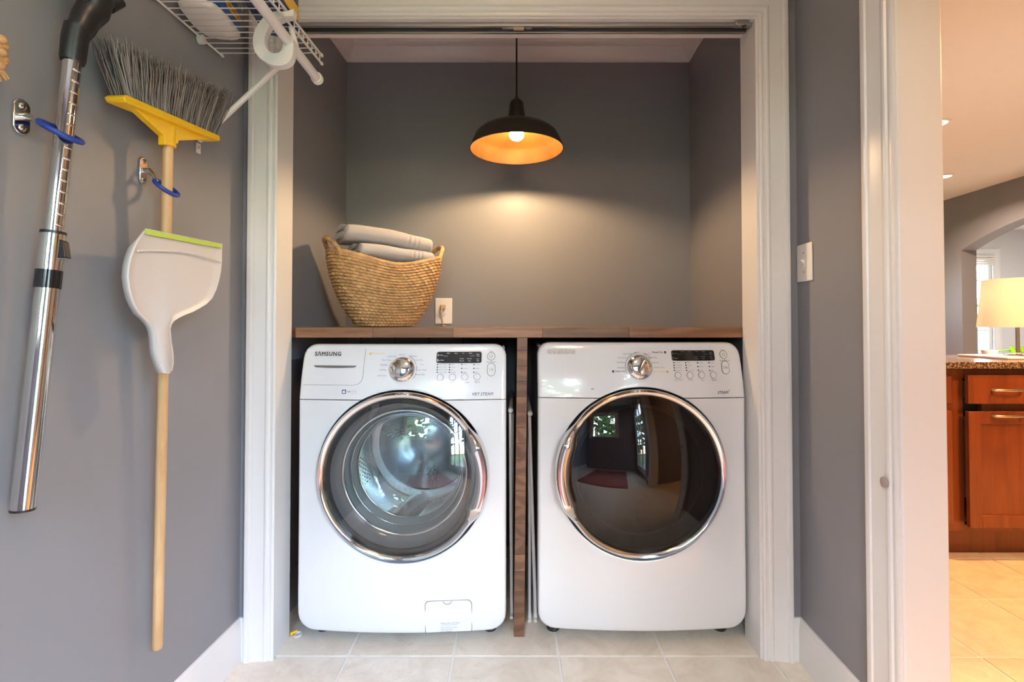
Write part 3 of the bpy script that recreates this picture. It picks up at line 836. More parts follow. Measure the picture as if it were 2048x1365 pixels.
    y0p = 726 if dryer else 729.6; dyp = 5.1 if dryer else 5.2
    ym = MB()
    for ci, colm in enumerate(DLED if dryer else WLED):
        u0 = ap.P(xs[ci], y0p)[0] if not dryer else ap.P(xs[ci]+1, y0p+6)[0]
        for t, r_ in colm:
            z0 = ap.P(xs[ci], y0p+dyp*r_)[1]
            ym = MB(); ap.slab(ym, circ((u0, z0), 1.35*k, 12), -.001, .0009); ap.part('indicator_lamp', ym, M_BLACK, cp, smooth=False)
            wd = 1.42*len(t)*k
            text_into(mb, t, False, lambda a, b: ap.on(u0+3.0*k+wd/2+a, z0+b), width=wd)
    ap.part('legend', mb, M_INKL, cp, kind='stuff', smooth=False)
    # ------- display window
    if dryer: q = [ap.P(1341, 701), ap.P(1427, 701), ap.P(1430.5, 722), ap.P(1344, 722)]
    else: q = [ap.P(873, 704.5), ap.P(963.5, 703.5), ap.P(963.5, 726.5), ap.P(873, 727)]
    ux0 = (q[0][0]+q[3][0])/2; ux1 = (q[1][0]+q[2][0])/2; z1 = (q[0][1]+q[1][1])/2; z0 = (q[2][1]+q[3][1])/2
    rp = rrect(ux0, z0, ux1, z1, .006)
    mb = MB()
    def dplate(a, b):
        u = ux0+(ux1-ux0)*a; e = max(0, .006-min(u-ux0, ux1-u)); dzr = .006-sqrt(max(0, .006**2-e*e))
        return ap.on(u, z0+dzr+(z1-z0-2*dzr)*b, .0012)
    mb.grid(dplate, 40, 12); ap.ring(mb, rp, .0012, 0.0); disp = ap.part('display', mb, M_BLACKG, cp, smooth=False)
    mb = MB(); ap.ring(mb, rp, .0009, .0006); ap.part('display_frame', mb, M_ENAMEL, cp)
    mb = MB(); W_, H_ = ux1-ux0, z1-z0
    def dt(t, fx, fz, hh): text_into(mb, t, False, lambda a, b: ap.on(ux0+W_*fx+a, z0+H_*fz+b, .0016), height=hh*H_)
    L1 = ('Sensor', 'Drying', 'Cooling', 'Finish') if dryer else ('Wash', 'Rinse', 'Spin', 'Finish')
    for t, fx in zip(L1, (.26, .43, .59, .75)): dt(t, fx, .87, .085)
    for t, fx, fz in ((('Custom', .56, .40), ('Favorite', .73, .40), ('Normal', .56, .20), ('Time', .73, .20))): dt(t, fx, fz, .085)
    for t, fx, fz, hh in ((('My Cycle' if not dryer else 'Rack Dry', .085, .70, .11), ('Delay Wash' if not dryer else 'Mixed', .09, .25, .11), ('Pure', .915, .78, .10), ('Cycle', .92, .62, .12), ('Delay', .915, .36, .10), ('End', .92, .20, .10))): dt(t, fx, fz, hh)
    dt('1', .03, .72, .2); dt('2', .03, .27, .2)
    ap.poly(mb, [(ux0+W_*.15, z0+H_*.635), (ux0+W_*.84, z0+H_*.635), (ux0+W_*.84, z0+H_*.65), (ux0+W_*.15, z0+H_*.65)], .0015)
    ap.part('display_text', mb, M_GASKET if dryer else M_INKW, disp, kind='stuff', smooth=False)
    # ------- push buttons
    for px, py in (((1356, 751), (1380, 751), (1403, 750.5), (1426.5, 750.5)) if dryer else ((880.5, 755.5), (905, 755), (929.5, 754.5), (954, 754))):
        cc = ap.P(px, py); mb = MB(); ap.slab(mb, circ(cc, 6.0*k, 32), -.002, .0018)
        b = ap.part('push_button', mb, M_ENAMEL, cp)
        mb = MB(); ap.ring(mb, circ(cc, 6.5*k, 32), .0006, .0004); ap.part('button_gap', mb, M_SEAM, b)
    pc, sc_ = ((1446.5, 709.5), (1450.5, 735.5)) if dryer else ((982.5, 713), (982.5, 739.5))
    cc = ap.P(*pc); mb = MB(); ap.slab(mb, circ(cc, 7.2*k, 32), -.002, .0018); b = ap.part('power_button', mb, M_ENAMEL, cp)
    mb = MB(); ap.ring(mb, circ(cc, 7.8*k, 32), .0007, .0005)
    rr = 3.0*k; ap.ring(mb, [(cc[0]+rr*sin(R(a)), cc[1]+rr*cos(R(a))) for a in range(35, 326, 15)], .0005, .002, closed=False)
    ap.ring(mb, [(cc[0], cc[1]+.6*k), (cc[0], cc[1]+4.0*k)], .0005, .002, closed=False); ap.part('power_symbol', mb, M_INK, b)
    cc = ap.P(*sc_); pts = circ(cc, 7.2*k, 32, 5.0*k); mb = MB(); ap.slab(mb, pts, -.002, .0018); b = ap.part('start_button', mb, M_ENAMEL, cp)
    mb = MB(); ap.ring(mb, circ(cc, 7.8*k, 32, 5.0*k), .0007, .0005)
    t = 2.6*k; ap.ring(mb, [(cc[0]-1.5*t, cc[1]-t), (cc[0]-1.5*t, cc[1]+t), (cc[0]+.1*t, cc[1])], .0004, .002)
    for dx in (.35, 1.3): ap.ring(mb, [(cc[0]+dx*t, cc[1]-t), (cc[0]+dx*t, cc[1]+t)], .0005, .002, closed=False)
    ap.part('start_symbol', mb, M_INK, b)

W = Appliance('washing_machine', 'white front-loading washer with clear round door and soap drawer, left of the wooden divider', -.3665, 0, .004, .5620, 1, None)
build_appliance(W, False)
D = Appliance('tumble_dryer', 'white tumble dryer with a dark smoked glass door, right of the wooden divider', .4335, .006, -.006, .5650, -1, None)
build_appliance(D, True)

# washer only: soap drawer, badges, drain flap
uL, zB = W.P(606, 769.5); uR, _ = W.P(727, 735); zT = AH-.012
pts = rrect(-AW+.004, zB, uR, zT, .03, 8, (.05, .9, .05, 1))
mb = MB(); n = len(pts)
# drawer front as a conforming plate over the shell with a grid fill
def drawer(a, b):
    z = zB + (zT-.004-zB)*b; rc = .028
    right = uR - (rc - sqrt(max(0, rc*rc-(rc-(z-zB))**2)) if z-zB < rc else 0) + .05*(zT-z)*0 + .012*(z-zB)
    u = (-AW+.013) + (right-(-AW+.013))*a
    return W.on(u, z, .0015)
dr = W.part('soap_drawer', MB().grid(drawer, 16, 24), M_ENAMEL, W.cp, angle=60)
edge = [drawer(a/20, 0) for a in range(0, 21)] + [drawer(1, b/24) for b in range(1, 25)]
W.part('drawer_gap', MB().tube([(x, y+.001, z) for x, y, z in edge], .0010, 6), M_SEAM, dr)
# grip pocket
a0 = W.P(629, 731); a1 = W.P(711, 753)
def pocket(a, b):
    u = a0[0]+(a1[0]-a0[0])*a; z = a1[1]+(a0[1]-a1[1])*b
    e = min(1, min(a, 1-a)*7)
    depth = .007*sin(pi*min(1, b*1.0)/2)*ssf(e) if b < .93 else .007*ssf(e)*(1-b)/.07
    return W.on(u, z, .0022-.0001) if False else (u, fsurf(u, z)-.0020+depth*.2-.004*(1-b)*ssf(e)*0, z)
mb = MB(); mb.grid(pocket, 20, 10); W.part('drawer_grip', mb, M_ENAMEL, dr, angle=50)
mb = MB(); sl = [(a0[0]+(a1[0]-a0[0])*i/20, a0[1]-.0062*(1 if 0 < i < 20 else .5)-.002*sin(pi*i/20)) for i in range(21)] 
top = [(a0[0]+(a1[0]-a0[0])*i/20, a0[1]) for i in range(21)]
W.poly(mb, top+list(reversed(sl)), .0028); W.part('grip_slot', mb, M_DOORCONE, dr, smooth=False)
mb = MB(); W.ring(mb, rrect(a0[0], a1[1], a1[0], a0[1], .004), .0006, .0018); W.part('grip_edge', mb, M_CAB, dr)
for ap, (px, py), wpx in ((W, (657, 707.6), 52), (D, (1122.5, 703.5), 53.5)):
    u0, z0 = ap.P(px, py); kk = ap.pxm(px, py); o_ = .0015 if ap is W else 0
    x0_, x1_ = TXT[('SΛMSUNG', .028)][2:4]; x2_, x3_ = TXT[('SΛMSUNG', .072)][2:4]
    mb = MB(); text_into(mb, 'SΛMSUNG', .072, lambda a, b: ap.on(u0+a, z0+b, .0012+o_), width=wpx*kk*(x3_-x2_)/(x1_-x0_))
    ap.part('lettering_edge', mb, M_PLATE if ap is W else M_INK, ap.cp, smooth=False)
    mb = MB(); text_into(mb, 'SΛMSUNG', .028, lambda a, b: ap.on(u0+a, z0+b, .0026+o_), width=wpx*kk)
    ap.part('raised_lettering', mb, M_INK if ap is W else M_PLATE, ap.cp, smooth=False)
mb = MB(); k = W.pxm(741, 708); c = W.P(741.3, 707.8); W.poly(mb, rrect(c[0]-2.4*k, c[1]-2.0*k, c[0]+2.4*k, c[1]+2.0*k, .001), .0008)
W.text(mb, 'Steam Cycles', 757.5, 707.6, wpx=24); W.part('orange_legend', mb, M_INKO, W.cp, kind='stuff', smooth=False)
mb = MB(); W.text(mb, 'VRT STEAM', 965, 788.5, wpx=42, bold=True, shear=.2); W.part('steam_badge', mb, M_INKL, W.cp, smooth=False)
c = W.P(688, 784); mb = MB(); W.poly(mb, rrect(c[0]-4.2*k, c[1]-4*k, c[0]+4.2*k, c[1]+4*k, .001), .0006); W.part('energy_mark', mb, M_INKB, W.cp, smooth=False)
mb = MB(); W.poly(mb, [(c[0]-2.6*k, c[1]-2.6*k), (c[0]+2.6*k, c[1]-2.6*k), (c[0]+2.6*k, c[1]+.5*k), (c[0], c[1]+3*k), (c[0]-2.6*k, c[1]+.5*k)], .0009); W.part('energy_house', mb, M_INKW, W.cp, smooth=False)
mb = MB(); W.text(mb, 'NSF', 698, 784, wpx=5.5, bold=True); W.part('test_mark', mb, M_INK, W.cp, smooth=False)
mb = MB(); c = W.P(708, 784.5); W.ring(mb, [(c[0]-4*k, c[1]-3.5*k), (c[0]+4*k, c[1]-3.5*k), (c[0]+4*k, c[1]+3.5*k), (c[0]-4*k, c[1]+3.5*k)], .0003); W.ring(mb, [(c[0]-4*k, c[1]), (c[0]+4*k, c[1])], .0003, closed=False); W.part('rating_mark', mb, M_INKL, W.cp)
# drain flap
q0 = W.P(851, 1266); q1 = W.P(943.5, 1200); fl = rrect(q0[0], q0[1], q1[0], q1[1], .013, 6, (1.2, 1, .3, .3))
mb = MB(); W.ring(mb, fl, .0010, .0004); W.part('flap_gap', mb, M_SEAM)
mb = MB(); W.slab(mb, [(x+(.0016 if x < (q0[0]+q1[0])/2 else -.0016), z) for x, z in fl], -.001, .0012); flap = W.part('drain_flap', mb, M_ENAMEL, smooth=False)
c = ((q0[0]+q1[0])/2-.003, q1[1]-.001); mb = MB(); W.ring(mb, [(c[0]+.0135*cos(R(a)), c[1]+.010*sin(R(a))) for a in range(180, 361, 12)], .0008, .0014, closed=False); W.part('flap_notch', mb, M_SEAM, flap)
mb = MB()
for i, t in enumerate(PUMP): 
    u0, z0 = W.P(882, 1247+3.9*i+(1.2 if i > 1 else 0)); kk = W.pxm(882, 1250)
    vs, fs, x0, x1, yy0, yy1 = TXT[(t, False)]; hh = 3.1*kk; wd = (x1-x0)*hh/(yy1-yy0)
    text_into(mb, t, False, lambda a, b: W.on(u0+wd/2+a, z0+b, .0016), height=hh)
W.part('flap_text', mb, M_INKL, flap, kind='stuff', smooth=False)
# dryer only
mb = MB(); D.text(mb, 'STEAM', 1446, 785.5, wpx=20.5, bold=True, shear=.22); u0, z0 = D.P(1458, 781.5)
D.ring(mb, [(u0+.002*cos(R(a)), z0+.002*sin(R(a))) for a in range(-60, 200, 20)], .0004, closed=False); D.part('steam_badge', mb, M_INK, D.cp, smooth=False)
mb = MB(); k = D.pxm(1240, 740)
D.text(mb, 'Sensor Dry', 1240.5, 743.3, wpx=20, bold=True); c = D.P(1226.2, 743.3); D.poly(mb, rrect(c[0]-2.2*k, c[1]-2.2*k, c[0]+2.2*k, c[1]+2.2*k, .0008))
D.text(mb, 'Manual Dry', 1315, 705.3, wpx=21.5, bold=True); c = D.P(1330, 705); D.poly(mb, rrect(c[0]-2.2*k, c[1]-2.2*k, c[0]+2.2*k, c[1]+2.2*k, .0008))
D.text(mb, 'NSF', 1185, 778.5, wpx=5.5, bold=True); D.part('bold_legend', mb, M_INK, D.cp, kind='stuff', smooth=False)
mb = MB(); D.text(mb, 'Steam Cycles', 1318, 744, wpx=24.5); c = D.P(1334.5, 744); D.poly(mb, rrect(c[0]-2.4*k, c[1]-2.2*k, c[0]+2.4*k, c[1]+2.2*k, .0008)); D.part('orange_legend', mb, M_INKO, D.cp, kind='stuff', smooth=False)

# ================================================================== WORKTOP, DIVIDER
CT0, CT1, CTZ0, CTZ1 = 1.718, YC-.001, 1.0165, 1.0515
ct = thing('worktop', 'walnut butcher-block worktop spanning the closet above the washer and dryer', 'countertop', (0.03, 2.07, CTZ0))
xl, xr = CLX(CT0)+.006, CRX(CT0)-.002
xe = [xl, at_y(745, 665, CT0).x, at_y(906, 665, CT0).x, at_y(1085, 665, CT0).x, at_y(1258, 665, CT0).x, xr]
xe[0] = at_y(590.5, 665, CT0).x
for i in range(5):
    s_ = MB().box(xe[i]+.0002, xe[i+1]-.0002, CT0, CT0+.042, CTZ0, CTZ1)
    obj('stave', s_, M_WALNUT, ct, bevel=.0012)
rows = 9; yw = (CT1-CT0-.0424)/rows
for r_ in range(rows):
    n = 4; ya = CT0+.0424+yw*r_; off = random.uniform(-.15, .15)
    xs_ = [CLX(ya)+.003] + [-.8+1.64*(i)/n+off for i in range(1, n)] + [CRX(ya)-.002]
    for i in range(n): obj('stave', MB().box(xs_[i]+.0002, xs_[i+1]-.0002, ya+.0002, ya+yw-.0002, CTZ0, CTZ1), M_WALNUT, ct, bevel=.0006)
# divider of stacked staves
PB = at_y(1038, 1270, 1.716); PTp = at_y(1044.5, 690, 1.716)
dv = thing('divider_panel', 'upright walnut divider of stacked staves standing between washer and dryer', 'panel', (PB.x, 2.05, 0))
ys = [676, 701, 732.5, 763, 794, 825, 856.6, 887.5, 919.5, 951, 983, 1014, 1047, 1078, 1110, 1143.6, 1184, 1225.7, 1254.7]
zs = [CTZ0] + [at_y(1040, y, 1.716).z for y in ys[1:]] + [0.0]
for i in range(len(zs)-1):
    zt, zb = zs[i], zs[i+1]; f = lambda z: PB.x + (PTp.x-PB.x)*z/1.0
    j = random.uniform(-.0005, .0005); w = .0178
    mb = MB().hexa([(f(zb)-w, 1.716+j, zb+.0002), (f(zb)+w, 1.716+j, zb+.0002), (f(zb)+w, 2.40, zb+.0002), (f(zb)-w, 2.40, zb+.0002)],
                   [(f(zt)-w, 1.716+j, zt-.0002), (f(zt)+w, 1.716+j, zt-.0002), (f(zt)+w, 2.40, zt-.0002), (f(zt)-w, 2.40, zt-.0002)])
    obj('stave', mb, M_WALEND, dv, bevel=.0008)
# ledger strips carrying the worktop
for nm, mb in (('trim_22', MB().box(CLX(YC)+.001, .01, YC-.02, YC, .93, CTZ0-.001)), ('trim_23', MB().box(.06, CRX(YC)-.002, YC-.02, YC, .93, CTZ0-.001))):
    o = struct(nm, mb, M_WALL, bevel=.002)
    for i in range(5):
        xx = mb.v[0][0] + (mb.v[1][0]-mb.v[0][0])*(i+.5)/5
        obj('screw', MB().lathe([(.0045, 0), (.0045, .002), (.0001, .0025)], 10, Matrix.Translation((xx, YC-.0195, .995)) @ Matrix.Rotation(R(90), 4, 'X')), M_BLACK, o)
mb = MB(); mb.wallx(CLX, 1.76, YC-.021, 0.0005, .02, .93, CTZ0-.001); struct('trim_24', mb, M_WALL, bevel=.002)
mb = MB(); mb.wallx(CRX, 1.76, YC-.021, -.02, -.0005, .93, CTZ0-.001); struct('trim_25', mb, M_WALL, bevel=.002)

# ================================================================== PENDANT
PX, PY = .0185, 2.0
RZ = 1.765
pd = thing('pendant_lamp', 'dark bronze dome pendant lamp with gold lining and lit bulb above the worktop', 'lamp', (PX, PY, RZ))
MP = Matrix.Translation((PX, PY, RZ))
SC = .187/.19
outer = [(.190, 0), (.1925, .002), (.190, .006), (.181, .028), (.173, .046), (.168, .057), (.159, .067), (.141, .080), (.117, .091), (.091, .100), (.065, .107), (.036, .112)]
outer = [(r*SC, z) for r, z in outer]
inner = [(.034*SC, .109), (.064*SC, .103), (.090*SC, .096), (.116*SC, .087), (.139*SC, .076), (.154*SC, .065), (.161*SC, .058), (.164*SC, .054), (.170*SC, .044), (.179*SC, .026), (.1885*SC, .002)]
sh = obj('lamp_shade', MB().lathe(outer, 96, MP), M_SHADE_O, pd, angle=30)
obj('shade_lining', MB().lathe(inner, 96, MP), M_SHADE_I, pd, angle=30)
obj('lamp_cap', MB().lathe([(.0375, .108), (.037, .114), (.0280, .188), (.025, .195), (.013, .205), (.011, .207), (.006, .216), (.003, .219)], 40, MP), M_SHADE_O, pd, angle=30)
obj('lamp_holder', MB().lathe([(.020, .112), (.020, .098), (.017, .094)], 24, MP), M_SHADE_O, pd)
obj('light_bulb', MB().lathe([(.013, .096), (.016, .088), (.024, .078), (.029, .066), (.0295, .060), (.028, .053), (.022, .045), (.013, .0405), (.0001, .039)], 32, MP), M_BULB, pd, angle=80)
obj('cord', MB().tube([(PX, PY, RZ+.215), (PX, PY, 2.425)], .0034, 8), M_BLACK, pd)
obj('ceiling_rose', MB().lathe([(.06, 0), (.06, -.008), (.045, -.018), (.006, -.022)], 32, Matrix.Translation((PX, PY, CEILZ))), M_SHADE_O, pd)

# ================================================================== BASKET AND TOWELS
BC = at_y(777, 652, 2.06); BYAW = R(31)
bk = thing('laundry_basket', 'oval woven seagrass laundry basket with loop handles on the worktop corner', 'basket', (BC.x-.012, 2.06, CTZ1))
MBK = Matrix.Translation((BC.x-.012, 2.06, CTZ1+.001)) @ Matrix.Rotation(BYAW, 4, 'Z')
NR, NS = 22, 50
def bH(th): return .238 + .056*abs(cos(th))**2.0
def bR(th, v):
    t = v**.80; a = .098+(.226-.098)*(1-(1-t)**1.6); b = .086+(.160-.086)*(1-(1-t)**1.6)
    e = 2.3
    return (abs(cos(th)/a)**e + abs(sin(th)/b)**e)**(-1/e)
def basket_surface(off, bump):
    def f(a, v):
        th = 2*pi*a; r = bR(th, v)
        d = off
        if bump:
            row = v*NR; fr = row % 1; ri = int(row)
            prof = abs(sin(pi*min(fr, .999)))**.55
            s_ = a*NS + .5*(ri % 2) + .55*(fr-.5)
            st = abs(sin(pi*s_))**.5
            jit = .75 + .5*(((ri*37+int(s_)*91) % 17)/17.)
            d += .0090*prof*(.22+.78*st)*jit
        z = v*bH(th); slope = .5
        return MBK @ Vector(((r+d)*cos(th), (r+d)*sin(th), z - d*.4*(1 if v > .02 else 0)+ .0005))
    return f
mb = MB().grid(basket_surface(0, True), NS*9, NR*7+1, cu=True)
obj('woven_wall', mb, M_STRAW, bk, angle=80)
mb = MB().grid(basket_surface(-.007, False), 96, 20, cu=True)
mb.add([MBK @ Vector((.11*cos(2*pi*i/40), .094*sin(2*pi*i/40), .002)) for i in range(40)], [tuple(range(40))])
obj('basket_lining', mb, M_STRAW, bk, angle=80)
def rope(pts, r, twists, n=10, name='rim', parent=None, sub=8):
    P = []; rs = []
    L = len(pts)
    mb = MB(); mb.tube(pts, [r*(.86+.22*abs(sin(pi*i*twists/L))) for i in range(L)], n, closed=False)
    return obj(name, mb, M_STRAW, parent, angle=80)
rim = [MBK @ Vector((bR(2*pi*i/240, 1)*cos(2*pi*i/240), bR(2*pi*i/240, 1)*sin(2*pi*i/240), bH(2*pi*i/240)+.003)) for i in range(241)]
rope(rim, .0085, 70, name='rim', parent=bk)
for sgn in (0, 1):
    pts = []
    for i in range(49):
        t = i/48; th = pi*(1-sgn) + R(-25+50*t)
        if sgn == 1: th = R(-25+50*t)
        r = bR(th, 1) + .014*sin(pi*t); z = bH(th) - .014 + .066*(sin(pi*t))**.6
        pts.append(MBK @ Vector((r*cos(th), r*sin(th), z)))
    rope(pts, .0088, 26, name='handle', parent=bk)

def towel(name, label, c, L, w, h, yaw, tilt, seed, sag=.0):
    rnd = random.Random(seed)
    M = Matrix.Translation(c) @ Matrix.Rotation(yaw, 4, 'Z') @ Matrix.Rotation(tilt, 4, 'Y')
    t = thing(name, label, 'towel', tuple(c - Vector((0, 0, h/2))), None)
    ph = [rnd.uniform(0, 6.28) for _ in range(6)]
    def wob(x, y, z): return .003*sin(14*x+ph[0]+5*y)+.0025*sin(23*x+ph[1]-9*y)+.0015*sin(41*x+17*y+ph[2])
    def mk(w, h, x0, x1, grooves, th=None):
        nseg = 44
        def prof(s):      # rounded slab section, front (-y) well rounded
            a = 2*pi*s; e = 3.2
            r = (abs(cos(a)/(w/2))**e + abs(sin(a)/(h/2))**e)**(-1/e)
            return r*cos(a), r*sin(a)
        NX = 84
        def f(i, s):
            x = x0 + (x1-x0)*i; y, z = prof(s)
            k = 1.0
            en = min(1, min(i, 1-i)/.035); k *= .86+.14*sqrt(max(0, 1-(1-en)**2))
            g = 0
            if grooves:
                for gx in (.70, .755, .81): g += exp(-((i-gx)/.010)**2)
            kk = k*(1-.05*g)
            crown = 1+.10*sin(pi*i)**.5
            zz = z*crown*kk + wob(x, y, z)*(.4+.6*(abs(z)/(h/2))) - sag*(2*i-1)**2
            return M @ Vector((x, y*kk + .004*sin(9*x+ph[3]), zz))
        m = MB().grid(f, NX, nseg, cv=True)
        m.f.append(tuple(range(nseg))); m.m.append(0)
        o = len(m.v)-nseg; m.f.append(tuple(range(len(m.v)-1, o-1, -1))); m.m.append(0)
        return m
    obj('folded_cloth', mk(w, h, -L/2, L/2, True), M_TOWEL, t, angle=80)
    # inner layers that show at the open left end
    for q in (-1, 1):
        m2 = MB()
        def f2(i, s):
            a = 2*pi*s; e = 3.0; ww, hh = w*.46, h*.17
            r = (abs(cos(a)/ww)**e + abs(sin(a)/hh)**e)**(-1/e)
            x = -L/2-.012 + .06*i
            return M @ Vector((x, r*cos(a)+.006, r*sin(a) + q*h*.24 + wob(x, r*cos(a), 0)*.6))
        m2.grid(f2, 6, 28, cv=True); m2.f.append(tuple(range(28))); m2.m.append(0)
        obj('fold_layer', m2, M_TOWEL, t, angle=80)
    return t
TY_ = 2.03
ty = lambda px, py, d=0: at_y(px, py, TY_+d)
towel('towel', 'grey lilac folded towel lying uppermost in the seagrass basket', ty(770, 481, .0), .345, .200, .062, R(30), R(6.0), 3, .008)
towel('towel', 'grey lilac folded towel second from the top in the seagrass basket', ty(785, 511, .0), .300, .190, .054, R(30), R(2.5), 5, .006)
towel('towel', 'grey lilac folded towel lowest of the three in the basket, mostly hidden below the rim', ty(778, 546, .0), .27, .17, .055, R(35), R(1), 9, .0)

# ================================================================== OUTLET, SWITCH
oc = at_y(887.5, 622.5, YC)
ot = thing('wall_outlet', 'white wall outlet with a tan plug on the closet back wall beside the basket', 'outlet', (oc.x, YC, oc.z-.062))
obj('cover_plate', MB().box(oc.x-.041, oc.x+.041, YC-.006, YC, oc.z-.0625, oc.z+.0625), M_PLATE, ot, bevel=.003)
for s_ in (-1, 1):
    zc = oc.z + s_*.0195
    so = obj('socket', MB().prism([(.0165*cos(2*pi*i/24), max(-.0135, min(.0135, .0175*sin(2*pi*i/24)))) for i in range(24)], lambda a, b, w: (oc.x+a, w, zc+b), YC-.0075, YC-.004), M_PLATE, ot, angle=30)
    mb = MB()
    for dx in (-.006, .006): mb.box(oc.x+dx-.001, oc.x+dx+.001, YC-.0078, YC-.0074, zc, zc+.008)
    mb.lathe([(.0024, 0), (.0001, .0002)], 10, Matrix.Translation((oc.x, YC-.0076, zc-.006)) @ Matrix.Rotation(R(90), 4, 'X'))
    obj('slot', mb, M_BLACK, so)
obj('plate_screw', MB().lathe([(.003, 0), (.003, .001), (.0001, .0015)], 12, Matrix.Translation((oc.x, YC-.006, oc.z)) @ Matrix.Rotation(R(90), 4, 'X')), M_ZINC, ot)
pl = thing('power_plug', 'tan power plug and cord hanging from the upper socket of the wall outlet', 'plug', (oc.x, YC-.02, oc.z))
obj('plug_body', MB().box(oc.x-.013, oc.x+.011, YC-.034, YC-.0078, oc.z+.008, oc.z+.030), M_TAN, pl, bevel=.004)
pts = [(oc.x-.004, YC-.030, oc.z+.014), (oc.x-.006, YC-.036, oc.z-.004), (oc.x-.005, YC-.036, oc.z-.03), (oc.x-.002, YC-.030, oc.z-.055), (oc.x-.002, YC-.022, CTZ1+.004), (oc.x+.01, YC-.012, CTZ1+.004)]
obj('plug_cord', MB().tube(pts, .0036, 8), M_TAN, pl)
q = [at_rw(1597, 490), at_rw(1626.5, 485), at_rw(1626.5, 559.5), at_rw(1597, 567)]
d0, d1 = (q[1].y+q[2].y)/2, (q[0].y+q[3].y)/2; z0, z1 = (q[2].z+q[3].z)/2, (q[0].z+q[1].z)/2
sw = thing('light_switch', 'white toggle light switch plate on the grey wall between closet and kitchen doorway', 'switch', (RWX((d0+d1)/2), (d0+d1)/2, z0))
mb = MB(); mb.wallx(RWX, d0, d1, -.006, 0, z0, z1); obj('cover_plate', mb, M_PLATE, sw, bevel=.003)
dm, zm = (d0+d1)/2, (z0+z1)/2
mb = MB(); mb.wallx(RWX, dm-.006, dm+.006, -.0075, -.005, zm-.013, zm+.013); obj('toggle_frame', mb, M_PLATE, sw, bevel=.001)
X = RWX(dm); obj('toggle', MB().hexa([(X-.006, dm-.004, zm-.004), (X-.006, dm+.004, zm-.004), (X-.006, dm+.004, zm+.006), (X-.006, dm-.004, zm+.006)],
    [(X-.017, dm-.003, zm+.005), (X-.017, dm+.003, zm+.005), (X-.016, dm+.003, zm+.010), (X-.016, dm-.003, zm+.010)]), M_PLATE, sw, bevel=.001)
for s_ in (-1, 1): obj('plate_screw', MB().lathe([(.003, 0), (.003, .001), (.0001, .0015)], 12, Matrix.Translation((X-.006, dm, zm+s_*.030)) @ Matrix.Rotation(R(-90), 4, 'Y')), M_ZINC, sw)
# bumper pad on the door casing
p = at_rw(1770, 965, .016)
bp = obj('door_bumper', MB().lathe([(.0125, 0), (.0125, .003), (.010, .0045), (.0001, .005)], 24, Matrix.Translation((p.x, p.y, p.z)) @ Matrix.Rotation(R(-90), 4, 'Y')), mat('pinkish_felt', (.36, .29, .27), .9))
tag(bp, 'small round pinkish grey bumper pad stuck on the white doorway casing', 'bumper')

# ================================================================== DOOR TRACK
t0, t1 = 1.624, 1.672
tr = thing('door_track', 'metal sliding door track fixed under the white closet opening head', 'track', (0, (t0+t1)/2, OZ-.012))
xa, xb = OX0+.03, OX1-.004
mb = MB().box(xa, xb, t0, t0+.012, OZ-.012, OZ-.0005); obj('front_rail', mb, M_ZINC, tr, bevel=.0015)
mb = MB().box(xa, xb, t1-.012, t1, OZ-.012, OZ-.0005); obj('rear_rail', mb, M_ZINC, tr, bevel=.0015)
mb = MB().box(xa, xb, t0+.012, t1-.012, OZ-.0025, OZ-.0005); obj('track_bed', mb, M_BLACK, tr)
c = at_z(1036, 55.5, OZ-.010)
sp = []
for i in range(160):
    a = i*2*pi/14; x = c.x-.052+.036*i/160; sp.append((x, c.y+.0055*cos(a), OZ-.010+.0055*sin(a)))
obj('spring', MB().tube(sp, .0011, 5), M_ZINC, tr)
sp = [(c.x+.026+.020*i/90, c.y+.0055*cos(i*2*pi/14), OZ-.010+.0055*sin(i*2*pi/14)) for i in range(90)]
obj('spring', MB().tube(sp, .0011, 5), M_ZINC, tr)
obj('track_snubber', MB().box(c.x-.016, c.x+.021, c.y-.008, c.y+.008, OZ-.016, OZ-.004), M_TAN, tr, bevel=.003)
c2 = at_z(1485, 50, OZ-.012)
obj('pivot_bracket', MB().box(c2.x-.026, c2.x+.018, c2.y-.010, c2.y+.012, OZ-.016, OZ-.002), M_ZINC, tr, bevel=.002)
obj('pivot_socket', MB().lathe([(.005, -.018), (.007, -.0175), (.007, -.01)], 16, Matrix.Translation((c2.x+.006, c2.y, OZ))), M_BLACK, tr)
obj('pivot_screw', MB().lathe([(.0001, -.0195), (.004, -.0185), (.005, -.0155)], 16, Matrix.Translation((c2.x-.012, c2.y, OZ))), M_ZINC, tr)

# ================================================================== DRYING RACKS BY THE DIVIDER
def dcap(t, p, r, axis):
    pass
def rack(name, label, segs, caps):
    z = min(min(a[2], b[2]) for a, b, r in segs)
    t = thing(name, label, 'drying rack', (segs[0][0][0], segs[0][0][1], 0))
    for a, b, r in segs: obj('tube', MB().tube([a, b], r, 12), M_RACK, t)
    for p, d_, r in caps:
        p = Vector(p); d_ = Vector(d_).normalized()
        obj('end_cap', MB().tube([p, p-d_*.004, p-d_*.02], [r*.8, r*1.12, r*1.12], 14), M_WPLAST, t)
    return t
A = at_y(1021.5, 822, 1.765); Bm = at_y(1028, 1010, 1.79); Bb = at_y(1030.5, 1235, 1.81)
up = (0, -1, 0)
rack('drying_rack', 'folded white tube drying rack on the washer side of the wooden divider',
     [((A.x-.001, A.y, A.z), (A.x+.004, 2.25, A.z+.0), .0075), ((A.x-.001, A.y+.008, A.z-.01), (-.0012, Bb.y+.0, .012), .0058),
      ((A.x+.006, A.y+.06, A.z-.02), (-.0008, Bb.y+.12, .012), .0052), ((-.002, A.y+.02, .025), (-.002, 2.25, .025), .0060)],
     [((A.x, A.y-.003, A.z), up, .0085)])
